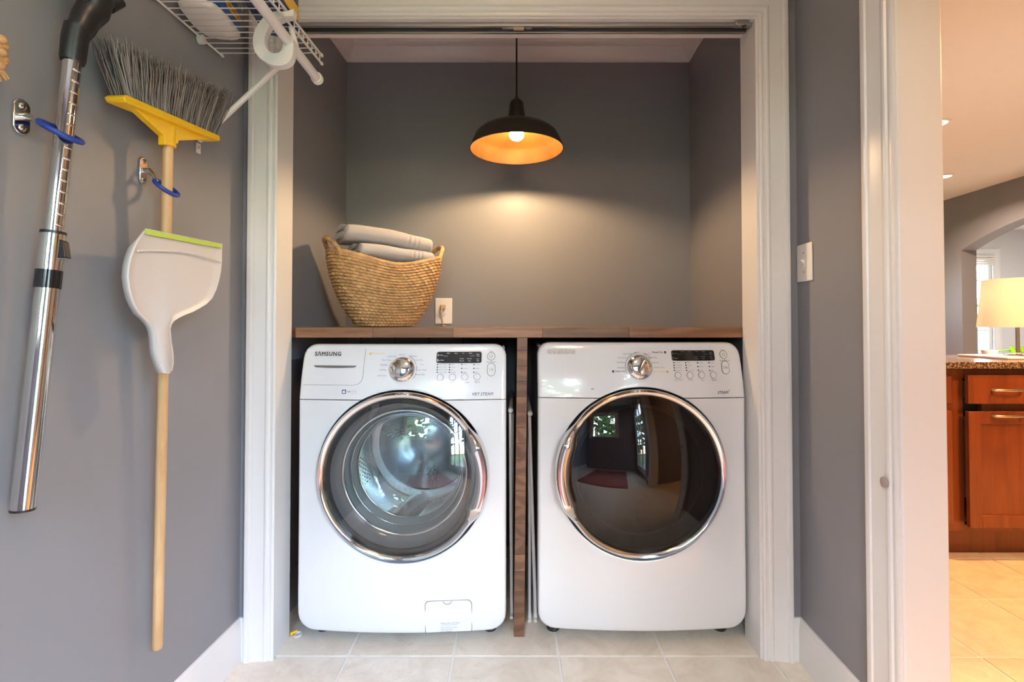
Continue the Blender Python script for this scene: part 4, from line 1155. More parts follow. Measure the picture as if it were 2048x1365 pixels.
A = at_y(1060, 828, 1.76); F = [at_y(1059, 1234, 1.80), at_y(1071, 1233, 1.80), at_y(1059, 1242, 1.80), at_y(1071, 1242, 1.80)]
G = at_y(1057, 835, 1.77)
rack('drying_rack', 'folded white tube drying rack on the dryer side of the wooden divider',
     [((A.x+.001, A.y, A.z), (A.x+.001, 2.25, A.z), .0080), ((G.x+.003, A.y+.02, A.z-.008), (F[0].x, F[0].y, F[0].z), .0055), ((G.x+.003, A.y+.012, A.z-.005), (F[1].x, F[1].y, F[1].z), .0060),
      (tuple(F[0]), (F[0].x, 2.25, F[0].z+.002), .0074), (tuple(F[1]), (F[1].x, 2.25, F[1].z+.002), .0074), (tuple(F[2]), (F[2].x, 2.25, F[2].z), .0074), (tuple(F[3]), (F[3].x, 2.25, F[3].z), .0074)],
     [((A.x, A.y-.003, A.z), up, .0088)] + [(tuple(f + Vector((0, -.003, 0))), up, .0076) for f in F])
# small cap on the floor by the left jamb
p = at_z(588, 1268, .006)
cf = thing('floor_clip', 'tiny yellow and clear plastic hose clip on the tile by the left jamb', 'clip', (p.x, p.y, 0))
obj('clip_stub', MB().tube([(p.x-.012, p.y-.004, .006), (p.x+.006, p.y+.012, .008)], .005, 10), M_YELLOW, cf)
obj('clip_loop', MB().tube([(p.x+.008+.010*cos(a)+.008, p.y-.004+.014*sin(a), .005) for a in [2*pi*i/20 for i in range(20)]], .0035, 8, closed=True), M_WPLAST, cf)

# ================================================================== LEFT WALL: HOOKS, WAND, BROOM, DUSTPAN
def wall_hook(name, label, cpx, hpx, arm_px, arm_off, ring_c, ring_r, ring_n, a0, a1, arm_r=.0045):
    c = at_lw(*cpx); z0 = at_lw(cpx[0], hpx[0]).z; z1 = at_lw(cpx[0], hpx[1]).z
    hz = abs(z0-z1)/2; wd = hpx[2]
    t = thing(name, label, 'hook', tuple(c))
    nrm = Vector((1, -KW, 0)).normalized(); al = Vector((KW, 1, 0)).normalized(); upv = Vector((0, 0, 1))
    pts = []
    for i in range(32):
        a = 2*pi*i/32; pts.append((wd*cos(a), wd*sin(a) + (hz-wd)*(1 if sin(a) > 0 else -1)))
    def f(a, b, w): return c + al*a + upv*b + nrm*w
    mb = MB(); mb.prism(pts, f, 0, .005); obj('hook_plate', mb, M_CHROME2, t, bevel=.0018, bseg=3)
    for s_ in (-1, 1):
        M = Matrix.Translation(c + upv*(hz-wd*.85)*s_ + nrm*.005) @ Matrix(((al.x, upv.x, nrm.x, 0), (al.y, upv.y, nrm.y, 0), (al.z, upv.z, nrm.z, 0), (0, 0, 0, 1)))
        sc_ = obj('screw', MB().lathe([(.0062, 0), (.0062, .0012), (.004, .003), (.0001, .0036)], 20, M), M_CHROME2, t)
        mb = MB().box(-.0045, .0045, -.0007, .0007, .003, .0042, M); mb.box(-.0007, .0007, -.0045, .0045, .003, .0042, M); obj('screw_slot', mb, M_BLACK, sc_)
    e = at_lw(*arm_px, arm_off)
    mid = c + nrm*.018
    obj('hook_arm', MB().tube([c+nrm*.002, mid, mid+(e-mid)*.5+upv*.002, e], [arm_r*1.6, arm_r*1.5, arm_r*1.0, arm_r*.7], 12), M_CHROME2, t)
    rcv = Vector(ring_c); vd = (rcv-CP).normalized(); rt = vd.cross(Vector((0, 0, 1))).normalized(); uu = rt.cross(vd)
    al_, tl_ = ring_n
    N = (uu*cos(R(al_)) + rt*sin(R(al_)) - vd*tl_).normalized()
    ax = N.cross(vd).normalized(); ay = N.cross(ax).normalized()
    pts = [rcv + (ax*cos(2*pi*i/40) + ay*sin(2*pi*i/40))*ring_r for i in range(40)]
    obj('vinyl_ring', MB().tube(pts, .0050, 12, closed=True), M_BLUE, t, angle=80)
    return t
# --- vacuum wand
T = at_lw(145.5, 116, .060); Bt = at_lw(45, 1022, .034)
wv = thing('vacuum_wand', 'chrome telescopic vacuum wand with black elbow handle hanging on the left wall', 'vacuum wand', tuple(Bt))
axd = (Bt-T).normalized(); L = (Bt-T).length
def alongy(y):     # point on the wand axis at image row y
    lo, hi = -.5, 1.5
    for _ in range(40):
        m = (lo+hi)/2; P_ = T + axd*(L*m) - CP
        f = P_.y*cos(PITCH)+P_.z*sin(PITCH); v = (-P_.y*sin(PITCH)+P_.z*cos(PITCH))/f
        if PY0 - v*FPX < y: lo = m
        else: hi = m
    return T + axd*(L*lo)
ru, rl = .0146, .0172
obj('upper_tube', MB().tube([T-axd*.02, alongy(470)], ru, 40), M_CHROME, wv, angle=60)
obj('lower_tube', MB().tube([alongy(575), Bt-axd*.003], rl, 40), M_CHROME, wv, angle=60)
obj('tube_end', MB().tube([Bt-axd*.004, Bt], rl*1.02, 40), M_BLACK, wv)
obj('grip_sleeve', MB().tube([alongy(468), alongy(500), alongy(530), alongy(541)], [.0186, .0186, .0180, .0172], 40), M_CHROME, wv, angle=60)
obj('seal_ring', MB().tube([alongy(463.5), alongy(469)], .0192, 40), M_BLACK, wv)
obj('clamp_band', MB().tube([alongy(541), alongy(577)], .0196, 40), M_BLACKG, wv, angle=40)
toc = Vector((.97, -.25, 0)); toc = (toc - axd*toc.dot(axd)).normalized()
sd = axd.cross(toc).normalized()
MA = Matrix(((sd.x, axd.x, toc.x, 0), (sd.y, axd.y, toc.y, 0), (sd.z, axd.z, toc.z, 0), (0, 0, 0, 1)))
sd2 = toc
notch0 = None
for y in (143, 165, 187, 209, 231, 252, 297, 319, 341, 363, 385, 408, 430, 452):
    M = Matrix.Translation(alongy(y) + toc*(ru-.0015)) @ MA
    mb = MB(); mb.sphere((0, 0, 0), .0078, .0028, .0032, 14, 8, None)
    mb.v = [tuple(M @ Vector(v)) for v in mb.v]
    obj('notch', mb, M_CHROME2, wv, angle=80)
tob = Vector((.97, .12, 0)); tob = (tob - axd*tob.dot(axd)).normalized(); sdb = axd.cross(tob).normalized()
MA = Matrix(((sdb.x, axd.x, tob.x, 0), (sdb.y, axd.y, tob.y, 0), (sdb.z, axd.z, tob.z, 0), (0, 0, 0, 1)))
M = Matrix.Translation(alongy(500) + tob*.0175) @ MA
mb = MB().hexa([(-.008, -.020, -.002), (.008, -.020, -.002), (.008, .016, -.002), (-.008, .016, -.002)], [(-.007, -.017, .006), (.007, -.017, .006), (.0075, .014, .013), (-.0075, .014, .013)])
mb.v = [tuple(M @ Vector(v)) for v in mb.v]
sb = obj('slide_button', mb, M_BLACK, wv, bevel=.002, bseg=3)
mb = MB()
for i in range(5): mb.box(-.0065, .0065, .0155-.0001*i, .0172, -.0005+.0026*i, .0008+.0026*i)
mb.v = [tuple(M @ Vector(v)) for v in mb.v]; obj('button_rib', mb, M_GASKET, sb)
# black elbow and handle
e0 = at_lw(146.5, 122, .060); e1 = at_lw(150.5, 72, .063); e1b = at_lw(156, 55, .066); e2 = at_lw(180, 32, .070); e3 = at_lw(198, 12, .072)
obj('elbow_cuff', MB().tube([alongy(124), alongy(119), alongy(80), e1b], [.0185, .0200, .0208, .021], 36), M_BLACK, wv, angle=50)
obj('elbow_handle', MB().tube([alongy(66), e1b+Vector((.004,.004,.002)), at_lw(170, 40, .068), at_lw(186, 22, .072), at_lw(190, 0, .074), at_lw(180, -30, .076), at_lw(162, -65, .078)],
    [.0205, .0215, .023, .0265, .031, .034, .035], 36), M_BLACK, wv, angle=50)
obj('handle_latch', MB().tube([at_lw(218, 14, .074), at_lw(244, 6, .078)], [.012, .008], 14), M_BLACK, wv)
obj('hook_emblem', MB().tube([at_lw(160, 0, .112), at_lw(171, 5, .113), at_lw(182, -1, .113)], .0012, 6), M_BLACKG, wv)
# --- hooks
rc = at_lw(121, 264, .052)
wall_hook('wall_hook', 'chrome wall hook with a blue vinyl ring holding the vacuum wand', (40, 234), (198, 270, .0155), (78, 246), .040, tuple(rc), .0330, (21, .10), 0, 0)
rb = at_lw(333, 376, .052)
wall_hook('wall_hook', 'chrome wall hook with a blue vinyl ring holding the broom handle', (284, 342), (315, 369, .0115), (314, 362), .038, tuple(rb), .0275, (31, .22), 0, 0)
# --- broom
hT = at_lw(336, 290, .062); hB = at_lw(314.5, 1300, .032)
br = thing('broom', 'upside down broom with grey bristles, yellow head and pale wooden handle on the left wall', 'broom', tuple(hB))
hd = (hB-hT).normalized()
obj('handle', MB().tube([hT, hB-hd*.008, hB-hd*.002, hB], [.0112, .0112, .0095, .007], 28), M_BEECH, br, angle=60)
OB = .066
bl_ = at_lw(232, 199, OB); brt = at_lw(424, 279, OB)
u_ = (brt-bl_).normalized(); Lb = (brt-bl_).length; n_ = Vector((1, -KW, 0)).normalized(); up_ = n_.cross(u_).normalized()
if up_.z < 0: up_ = -up_
def bp_(a, b, w): return bl_ + u_*a + up_*b + n_*w
mb = MB()
out = [(0, -.006), (Lb, -.006), (Lb+.003, .002), (Lb, .010), (.004, .010), (-.006, .003)]
mb.prism(out, bp_, -.022, .022); obj('broom_head', mb, M_YELLOW, br, bevel=.003, bseg=3)
sx = (hT-bl_).dot(u_); sz = (hT-bl_).dot(up_)
def yp(px, py): q = at_lw(px, py, OB) - bl_; return (q.dot(u_), q.dot(up_))
mb = MB(); mb.prism([yp(250, 206), yp(322, 272), yp(322, 290), yp(349, 288), yp(350, 282), yp(418, 279)], bp_, -.008, .010); obj('head_gusset', mb, M_YELLOW, br, bevel=.002)
s0 = hT + hd*.004; mid = bl_ + u_*sx
obj('head_socket', MB().tube([hT-hd*.045, hT-hd*.006, hT-hd*.003, hT+hd*.004], [.0155, .0150, .0168, .0168], 28), M_YELLOW, br, angle=50)
# bristles: several hundred split fibres, one object
rnd = random.Random(11)
mb = MB()
def tipb(a, w):
    ptl = at_lw(206, 72, OB); ptr = at_lw(446, 186, OB)
    return ptl + (ptr-ptl)*a + n_*w
for row in range(6):
    w = -.017+.034*row/5
    for i in range(40):
        a = (i+.5)/40
        for k in range(7):
            mb.mi = rnd.choice((0, 0, 1, 2))
            aa = a + rnd.gauss(0, .005); base = bl_ + u_*(.012+(Lb-.020)*aa) + up_*.008 + n_*(w+rnd.gauss(0, .0016))
            q = min(1, max(0, aa + rnd.gauss(0, .010)))
            tip = tipb(q, w*1.5 + rnd.gauss(0, .006)); tip = base + (tip-base)*rnd.uniform(.90, 1.035)
            side = u_*rnd.gauss(0, .0035) + n_*rnd.gauss(0, .003)
            p1 = base + (tip-base)*.35 + side*.4; p2 = base + (tip-base)*.7 + side
            r0 = rnd.uniform(.0008, .0013)
            vs = []
            for (p, r_) in ((base, r0), (p1, r0), (p2, r0*.9), (tip, r0*.45)):
                for c3 in range(3): vs.append(p + (u_*cos(c3*2.094)+n_*sin(c3*2.094))*r_)
            fs = []
            for s_ in range(3):
                for c3 in range(3): fs.append((s_*3+c3, s_*3+(c3+1) % 3, s_*3+3+(c3+1) % 3, s_*3+3+c3))
            mb.add(vs, fs)
obj('bristles', mb, [M_BRISTLE, M_BRISTLE2, M_BRISTLE3], br, kind='stuff', angle=180)
# --- dustpan
OD = .094
dpx = [(291.7,457),(340,466.5),(392,477),(444.6,487.7),(443.8,505),(443.7,523),(442,542),(438.5,560),(433,579),(424.6,597),(413,609),(400,617),(385,625),(369,631),(357,637),(347.7,643),
       (342,650),(339.4,658.5),(340.5,672),(342,686),(344.5,700),(345.7,714),(345.5,728),(343,741.5),(335.4,748),(324.6,747),(318.5,734),(313.8,720),(310.5,708),(308.6,695),(308,680),(306.5,667.7),
       (304,659),(300,650.8),(289.5,639),(277,627.7),(268.5,613),(261.5,597),(256.5,576),(253.8,554),(255.5,533),(260,513.8),(266.5,496),(273.8,480)]
poly3 = [at_lw(x, y, OD) for x, y in dpx]
dp = thing('dustpan', 'milky white plastic dustpan with a lime lip clipped to the broom handle', 'dustpan', tuple(poly3[24]))
cen = sum(poly3, Vector())/len(poly3)
pc_ = at_lw(348, 560, OD)
n = len(poly3)
mb = MB()
# outer wall, raised rim and slightly dished pan; handle part narrower
def ins(p, k, w):
    y_ = p
    return p
rings = []
hand = [y > 655 for x, y in dpx]
for (k, w) in ((1.0, -.012), (1.0, .0), (.985, .002), (.955, .001), (.92, -.002), (.82, -.004)):
    row = []
    for p, (x, y), hnd in zip(poly3, dpx, hand):
        if y > 640:
            t = ssf((y-640)/25); ax = at_lw(323.5 + (330-323.5)*(y-650)/95, y, OD)
            c_ = ax; kk = 1-(1-k)*2.2*t - (1-k)*(1-t)
            tgt = p + (c_-p)*(1-max(.3, kk)) if t > .5 else p + (pc_-p)*(1-k)
            ww = w if w < 0 and k == 1.0 else w + (.012*t*(1-k)*5 if k < 1 else 0)
        else:
            tgt = p + (pc_-p)*(1-k); ww = w
        lipk = 1 if y > 500 else ssf((y-455-(x-291)*.2)/40)
        row.append(tgt + n_*(ww if not (y < 495 and w < 0) else ww*.25))
    rings.append(row)
vs = [v for r_ in rings for v in r_]; fs = []
for j in range(len(rings)-1):
    for i in range(n): fs.append((j*n+i, j*n+(i+1) % n, (j+1)*n+(i+1) % n, (j+1)*n+i))
fs.append(tuple(range((len(rings)-1)*n, len(rings)*n)))
mb.add(vs, fs); pan = obj('pan', mb, M_DUSTPAN, dp, angle=40)
so_ = pan.modifiers.new('thick', 'SOLIDIFY'); so_.thickness = .0022; so_.offset = -1
lip = [at_lw(x, y, OD+.0045) for x, y in ((292.5, 459), (444.2, 489.5), (443.6, 497), (294, 469))]
mb = MB(); mb.add(lip+[p - n_*.006 for p in lip], [(0,1,2,3), (7,6,5,4), (0,4,5,1), (1,5,6,2), (2,6,7,3), (3,7,4,0)]); obj('rubber_lip', mb, M_LIME, dp, bevel=.0008)
cr = [at_lw(x, y, OD+.0035) for x, y in ((276, 502), (300, 501), (330, 502), (360, 504), (390, 508), (418, 515), (441, 524))]
obj('ramp_ridge', MB().tube(cr, .0022, 8), M_DUSTPAN, dp)
hs_ = [at_lw(x, y, OD+.006) for x, y in ((335.5, 714.5), (336.5, 714.5), (336, 735), (332.8, 735))]
mb = MB(); mb.add(hs_, [(0,1,2,3)]); obj('hanging_slot', mb, M_SEAM, dp, smooth=False)
# --- braided straw at the left edge
st = thing('straw_whisk', 'braided straw bundle with frayed ends hanging on the grey wall at the far left', 'whisk', tuple(at_lw(-8, 120, .03)))
mb = MB()
for i in range(6):
    for j in range(2):
        y = 78+13*i; x = -14+14*j+(4 if i % 2 else 0)-max(0, (i-3))*4
        p = at_lw(x, y, .045+.006*((i+j) % 2)); mb.sphere(p, .009, .010, .0075, 12, 8)
obj('straw_braid', mb, M_STRAW, st, angle=80)
mb = MB()
for (x0, y0, x1, y1) in ((4, 128, 17, 125), (0, 140, 18, 158), (-4, 142, 13, 161), (-10, 142, 2, 163), (6, 120, 12, 132)):
    mb.tube([at_lw(x0, y0, .05), at_lw((x0+x1)/2, (y0+y1)/2-1, .052), at_lw(x1, y1, .052)], [.0035, .003, .0016], 6)
obj('straw_end', mb, M_STRAW, st, angle=80)

# ================================================================== WIRE SHELF
SZ = 1.866; SO = .303
sh_ = thing('wire_shelf', 'white wire wall shelf with hanging rod at the upper left', 'shelf', (LWX(1.2)+.15, 1.2, SZ))
YE = 1.467
def sp_(d, off, z): return (LWX(d)+off, d, z)
w0 = None
for i in range(26):
    d = YE - .0262*i
    mb = MB().tube([sp_(d, .006, SZ), sp_(d, SO-.006, SZ), sp_(d, SO-.001, SZ-.002), sp_(d, SO, SZ-.008), sp_(d, SO, SZ-.027)], .0016, 6)
    obj('wire', mb, M_WIRE, sh_, angle=80)
for nm, off, z in (('back_rail', .008, SZ-.003), ('front_rail', SO+.002, SZ-.002), ('lip_rail', SO+.002, SZ-.027)):
    obj(nm, MB().tube([sp_(YE+.006, off, z), sp_(.75, off, z)], .0030, 10), M_WIRE, sh_)
    obj('rail_cap', MB().tube([sp_(YE+.004, off, z), sp_(YE+.012, off, z), sp_(YE+.015, off, z)], [.0046, .0046, .003], 10), M_WPLAST, sh_)
c = at_lw(404, 76, .010)
obj('wall_clip', MB().tube([c+Vector((-.010, .0, -.004)), c+Vector((.006, 0, -.004))], .013, 16), M_WPLAST, sh_, bevel=.002)
# rod
ra = at_z(635, 158, 1.782); rb_ = at_z(513, 0, 1.782); rd = (ra-rb_).normalized(); rr0 = ra-rd*.0
obj('hanging_rod', MB().tube([ra-rd*.004, ra-rd*.95], .0125, 24), M_WIRE, sh_, angle=60)
obj('rod_cap', MB().tube([ra-rd*.012, ra-rd*.010, ra+rd*.004, ra+rd*.008], [.0155, .0165, .0165, .013], 24), M_WPLAST, sh_, angle=40)
# J bracket carrying the rod
DH = at_z(577, 84, 1.782).y
outl = [(590,22),(573,27),(553,27),(536,34),(521,50),(511,72),(509,90),(513,106),(523,120),(536,129),(550,134),(563,135),(576,131),(585,122),(589,108),(590,90)]
inl = [(589,36),(576,37),(566,41),(550,48),(540,58),(534,72),(532,84),(534,96),(541,106),(549,110),(557,110),(563,107),(567,100),(568.5,92),(568.5,86),(567.5,84)]
def smooth_line(p, k=4):
    out = []
    for i in range(len(p)-1):
        a, b, c, d = p[max(0, i-1)], p[i], p[i+1], p[min(len(p)-1, i+2)]
        for j in range(k):
            t = j/k; out.append(tuple(.5*((2*b[q])+(-a[q]+c[q])*t+(2*a[q]-5*b[q]+4*c[q]-d[q])*t*t+(-a[q]+3*b[q]-3*c[q]+d[q])*t**3) for q in (0, 1)))
    return out + [p[-1]]
outl, inl = smooth_line(outl), smooth_line(inl)
mb = MB(); n = len(outl); wv_ = []
DA, DB = DH-.010, DH+.016
vs = [at_y(*p, DH) for p in outl] + [at_y(*p, DH) for p in inl]
sh3 = Vector((0, 1, 0))
V = [v - sh3*.009 for v in vs] + [v + sh3*.012 for v in vs]
fs = []
for i in range(n-1):
    fs += [(i, i+1, n+i+1, n+i), (2*n+i, 3*n+i, 3*n+i+1, 2*n+i+1), (i, 2*n+i, 2*n+i+1, i+1), (n+i, n+i+1, 3*n+i+1, 3*n+i)]
fs += [(0, n, 3*n, 2*n), (n-1, 3*n-1, 4*n-1, 2*n-1)]
mb.add(V, fs); jb = obj('rod_bracket', mb, M_WPLAST, sh_, bevel=.0010, angle=40)
for a, b in (((523, 108), (541, 103)), ((533, 121), (546, 109)), ((560, 127), (553, 110))):
    p, q = at_y(*a, DH), at_y(*b, DH); obj('bracket_rib', MB().tube([p+sh3*.002, q+sh3*.002], .0022, 6), M_WPLAST, jb)
p = ra - rd*((ra.y-DH)/rd.y); obj('rod_cup', MB().tube([p-rd*.008, p+rd*.020], .0142, 24), M_WPLAST, jb, angle=40)
q1 = at_y(592, 92, DH+.02); q2 = Vector(sp_(q1.y+.01, SO, SZ-.03)); obj('bracket_strut', MB().tube([q1, q2], .0070, 12), M_WPLAST, jb)
# diagonal support brace
b0 = at_lw(397, 283, .006); b1 = Vector((at_y(588, 118, b0.y+.0).x, b0.y-.02, at_y(588, 118, b0.y).z))
bd = (b1-b0).normalized(); bn_ = bd.cross(Vector((0, 1, 0))).normalized()
mb = MB(); hw_ = .0085
V = []
for p in (b0, b1):
    for a, c_ in ((-1, -1), (1, -1), (1, 1), (-1, 1)): V.append(p + Vector((0, 1, 0))*.0075*c_ + bn_*.0055*a)
mb.hexa(V[:4], V[4:]); obj('support_brace', mb, M_WIRE, sh_, bevel=.004, bseg=3)
tb = at_lw(396, 295, .002)
mb = MB(); mb.wallx(LWX, tb.y-.008, tb.y+.010, .0, .0035, tb.z-.016, tb.z+.012); obj('brace_foot', mb, M_WPLAST, sh_, bevel=.001)
obj('brace_screw', MB().lathe([(.004, 0), (.004, .001), (.0001, .002)], 12, Matrix.Translation((LWX(tb.y)+.0035, tb.y, tb.z)) @ Matrix.Rotation(R(90), 4, 'Y')), M_ZINC, sh_)

# ---- tubs on the shelf
def zpt(x, y, z=SZ+.0022): return at_z(x, y, z)
o1 = [(356,12),(362,8.5),(372,6.5),(387,5.5),(402,7),(416,11),(431,18),(444,30),(456,42),(470,60),(480,74),(480.5,78),(477,81),(466,82.7),(442,80.5),(428,77.5),(414.7,74),(400,64),(387,54),(372,35),(360,20)]
base = [zpt(*p) for p in o1]
# keep the tub clear of the wall
mxx = min(p.x - LWX(p.y) for p in base)
sh_x = max(0, .004-mxx)
base = [p + Vector((sh_x*(1-(p.x-LWX(p.y))/.14), 0, 0)) for p in base]
cb = sum(base, Vector())/len(base)
t1_ = thing('detergent_tub', 'white and blue stain remover tub with yellow lettering standing on the wire shelf', 'detergent', tuple(cb))
mb = MB(); n = len(base)
lv = [(0, .95), (.003, .985), (.008, 1.0), (.03, 1.005), (.24, 1.03), (.25, 1.0)]
V = [cb + (p-cb)*k + Vector((0, 0, h)) for h, k in lv for p in base]
fs = [tuple(reversed(range(n)))] + [(j*n+i, j*n+(i+1) % n, (j+1)*n+(i+1) % n, (j+1)*n+i) for j in range(len(lv)-1) for i in range(n)] + [tuple(range((len(lv)-1)*n, len(lv)*n))]
mb.add(V, fs); obj('tub_body', mb, M_PLATE, t1_, angle=50)
lv2 = [(.012, 1.010), (.235, 1.036)]
V = [cb + (p-cb)*k + Vector((0, 0, h)) for h, k in lv2 for p in base]
mb = MB(); mb.add(V, [(i, (i+1) % n, n+(i+1) % n, n+i) for i in range(n)]); lab = obj('tub_label', mb, M_LBLUE, t1_, angle=60)
# lettering wrapped on the right-hand face
ra_, rb2 = base[7], base[10]
fu = (Vector((rb2.x, rb2.y, 0))-Vector((ra_.x, ra_.y, 0))); FL = fu.length; fu.normalize(); fn = Vector((fu.y, -fu.x, 0))
if fn.x < 0: fn = -fn
fc = (ra_+rb2)/2
def side_txt(t, a0, h0, height, shear=0, off=.006):
    mb = MB(); text_into(mb, t, True, lambda a, b: fc + fu*(a0+a) + Vector((0, 0, h0+b)) + fn*(off+h0*.03), height=height, shear=shear); return mb
obj('tub_lettering', side_txt('OXI', -.005, .13, .05), M_INKW, lab, smooth=False)
obj('tub_lettering', side_txt('CLEAN', 0, .080, .022), M_INKW, lab, smooth=False)
mb = MB(); mb.add([fc + fu*(.045*cos(a)) + Vector((0, 0, .043+.013*sin(a))) + fn*.0045 for a in [2*pi*i/28 for i in range(28)]], [tuple(range(28))]); obj('label_oval', mb, M_LYEL, lab, smooth=False)
obj('tub_lettering', side_txt('VERSATILE', 0, .043, .009, 0, .0048), M_LRED, lab, smooth=False)
o2 = [(487,3),(502,26),(517,49),(529,66),(538,71.5),(548,73),(566,75),(590,74.5),(596.5,71),(596,66),(588,54),(578,40),(566,22),(556,6),(540,-14),(520,-20),(490,-18),(484,-8)]
base = [zpt(*p) for p in o2]; cb = sum(base, Vector())/len(base)
t2_ = thing('detergent_box', 'navy blue detergent box standing at the front end of the wire shelf', 'detergent', tuple(cb))
mb = MB(); n = len(base)
lv = [(0, .97), (.004, 1.0), (.22, 1.0), (.225, .97)]
V = [cb + (p-cb)*k + Vector((0, 0, h)) for h, k in lv for p in base]
fs = [tuple(reversed(range(n)))] + [(j*n+i, j*n+(i+1) % n, (j+1)*n+(i+1) % n, (j+1)*n+i) for j in range(len(lv)-1) for i in range(n)] + [tuple(range((len(lv)-1)*n, len(lv)*n))]
mb.add(V, fs); obj('box_body', mb, M_NAVY, t2_, angle=40)
V = [cb + (p-cb)*1.012 + Vector((0, 0, h)) for h in (.03, .07) for p in base]
mb = MB(); mb.add(V, [(i, (i+1) % n, n+(i+1) % n, n+i) for i in range(n)]); obj('box_band', mb, M_LYEL, t2_, angle=60)

# ================================================================== KITCHEN
KY = 2.29
def ky(px, py, d=KY): return at_y(px, py, d)
cu = thing('base_cabinet', 'cherry wood kitchen base cabinet with a pull-out drawer and door, beyond the doorway', 'cabinet', (2.6, KY+.25, 0))
cx0, cx1 = 1.55, 3.4
xs1 = ky(1927, 900).x; zt = ky(1950, 738).z; zbt = ky(1950, 1063).z
xop = ky(1965, 900).x
mb = MB().box(xs1-.075, xs1, KY, KY+.02, zbt, .862); mb.box(xop, cx1, KY, KY+.02, zbt, .862); mb.box(xs1, xop, KY, KY+.02, .815, .862); mb.box(xs1, xop, KY, KY+.02, zbt, zbt+.03)
obj('face_frame', mb, M_CHERRY, cu, bevel=.001)
mb = MB().box(xs1-.07, cx1, KY+.021, 2.74, zbt, .862); obj('carcass', mb, M_BLACK, cu)
mb = MB().box(cx0, cx1, KY+.06, KY+.08, 0, zbt-.001); obj('toe_kick', mb, M_CHERRY, cu)
FY = 2.245
d0_, d1_ = at_y(1936.5, 751, FY), at_y(2060, 808.5, FY)
XR = d0_.x + .52
drw = obj('drawer_front', MB().box(d0_.x, XR, FY, FY+.02, d1_.z, d0_.z), M_CHERRY, cu, bevel=.003)
obj('drawer_slide', MB().box(xs1+.004, xs1+.014, FY+.02, KY+.02, d1_.z+.02, d0_.z-.03), M_ZINC, drw)
e0_, e1_ = at_y(1937, 824, FY), at_y(1941.5, 1057, FY)
dx0 = (e0_.x+e1_.x)/2
door = obj('cabinet_door', MB().box(dx0, dx0+.055, FY, FY+.02, e1_.z, e0_.z).box(XR-.055, XR, FY, FY+.02, e1_.z, e0_.z).box(dx0+.055, XR-.055, FY, FY+.02, e0_.z-.055, e0_.z).box(dx0+.055, XR-.055, FY, FY+.02, e1_.z, e1_.z+.055), M_CHERRY, cu, bevel=.002)
obj('door_panel', MB().box(dx0+.05, XR-.05, FY+.008, FY+.016, e1_.z+.05, e0_.z-.05), M_CHERRY, door)
obj('door_slide', MB().box(xs1+.003, xs1+.012, FY+.02, KY+.02, e1_.z+.12, e0_.z-.03), M_ZINC, door)
for i, zz in enumerate((e0_.z-.05, e0_.z-.10, e0_.z-.15)): obj('slide_screw', MB().lathe([(.005, 0), (.003, .002), (.0001, .002)], 10, Matrix.Translation((xs1+.008, FY+.0205, zz)) @ Matrix.Rotation(R(90), 4, 'X')), M_BLACK, door)
for par, py in ((drw, 781.5), (door, 833.5)):
    h0 = at_y(1992, py, FY-.02); cxh = h0.x+.065
    pts = [(h0.x, FY-.001, h0.z), (h0.x+.002, FY-.014, h0.z), (h0.x+.02, FY-.022, h0.z), (cxh, FY-.027, h0.z), (h0.x+.11, FY-.022, h0.z), (h0.x+.128, FY-.014, h0.z), (h0.x+.13, FY-.001, h0.z)]
    obj('handle', MB().tube(pts, .0058, 10), M_NICKEL, par, angle=60)
# neighbouring unit to the left, mostly behind the door jamb
cl = thing('base_cabinet', 'cherry wood kitchen base cabinet showing only a strip beside the white doorway jamb', 'cabinet', (1.75, KY+.25, 0))
xe_ = ky(1906, 900, KY-.018).x
obj('carcass', MB().box(cx0, xs1-.0755, KY, 2.74, zbt, .862), M_CHERRY, cl, bevel=.001)
a_, b_ = ky(1906, 752, KY-.018), ky(1906, 808, KY-.018); obj('drawer_front', MB().box(cx0+.01, xe_, KY-.018, KY-.001, b_.z, a_.z), M_CHERRY, cl, bevel=.003)
a_, b_ = ky(1906, 822, KY-.018), ky(1906, 1050, KY-.018); obj('cabinet_door', MB().box(cx0+.01, xe_, KY-.018, KY-.001, b_.z, a_.z), M_CHERRY, cl, bevel=.003)
# counter
gz1 = at_y(1950, 724.5, 2.235).z; gz0 = at_y(1950, 738, 2.235).z
gc = obj('granite_countertop', MB().box(cx0-.03, cx1+.03, 2.235, 2.77, max(gz0, .8625), gz1), M_GRANITE, bevel=.004)
tag(gc, 'speckled brown granite countertop on the cherry kitchen cabinets', 'countertop')
# lamp on a pale tray
lf = at_z(2036, 717, gz1)
ty_ = obj('tray', MB().box(lf.x-.16, lf.x+.30, lf.y-.11, lf.y+.16, gz1+.0005, gz1+.011), M_PLATE, bevel=.003); tag(ty_, 'flat pale tray under the lamp on the granite countertop', 'tray')
lz = gz1+.0115
tl = thing('table_lamp', 'table lamp with cream drum shade and chrome stem lit on the kitchen counter', 'lamp', (lf.x, lf.y, lz))
ML = Matrix.Translation((lf.x, lf.y, lz))
zb_ = at_y(2036, 655, lf.y).z - lz; zt_ = at_y(2036, 559, lf.y).z - lz
obj('lamp_base', MB().lathe([(.055, 0), (.055, .006), (.02, .010), (.011, .016)], 32, ML), M_CHROME, tl)
obj('stem', MB().lathe([(.008, .012), (.008, zb_+.12)], 20, ML), M_CHROME, tl)
obj('lamp_shade', MB().lathe([(.150, zb_), (.151, zb_), (.129, zt_), (.128, zt_)], 64, ML, close=True), M_LSHADE, tl, angle=40)
obj('light_bulb', MB().sphere((lf.x, lf.y, lz+zb_+.15), .03, .03, .035), mat('lit_lamp_bulb', (1, .9, .8), .3, emis=(1.0, .91, .76), estr=460.0), tl, angle=80)
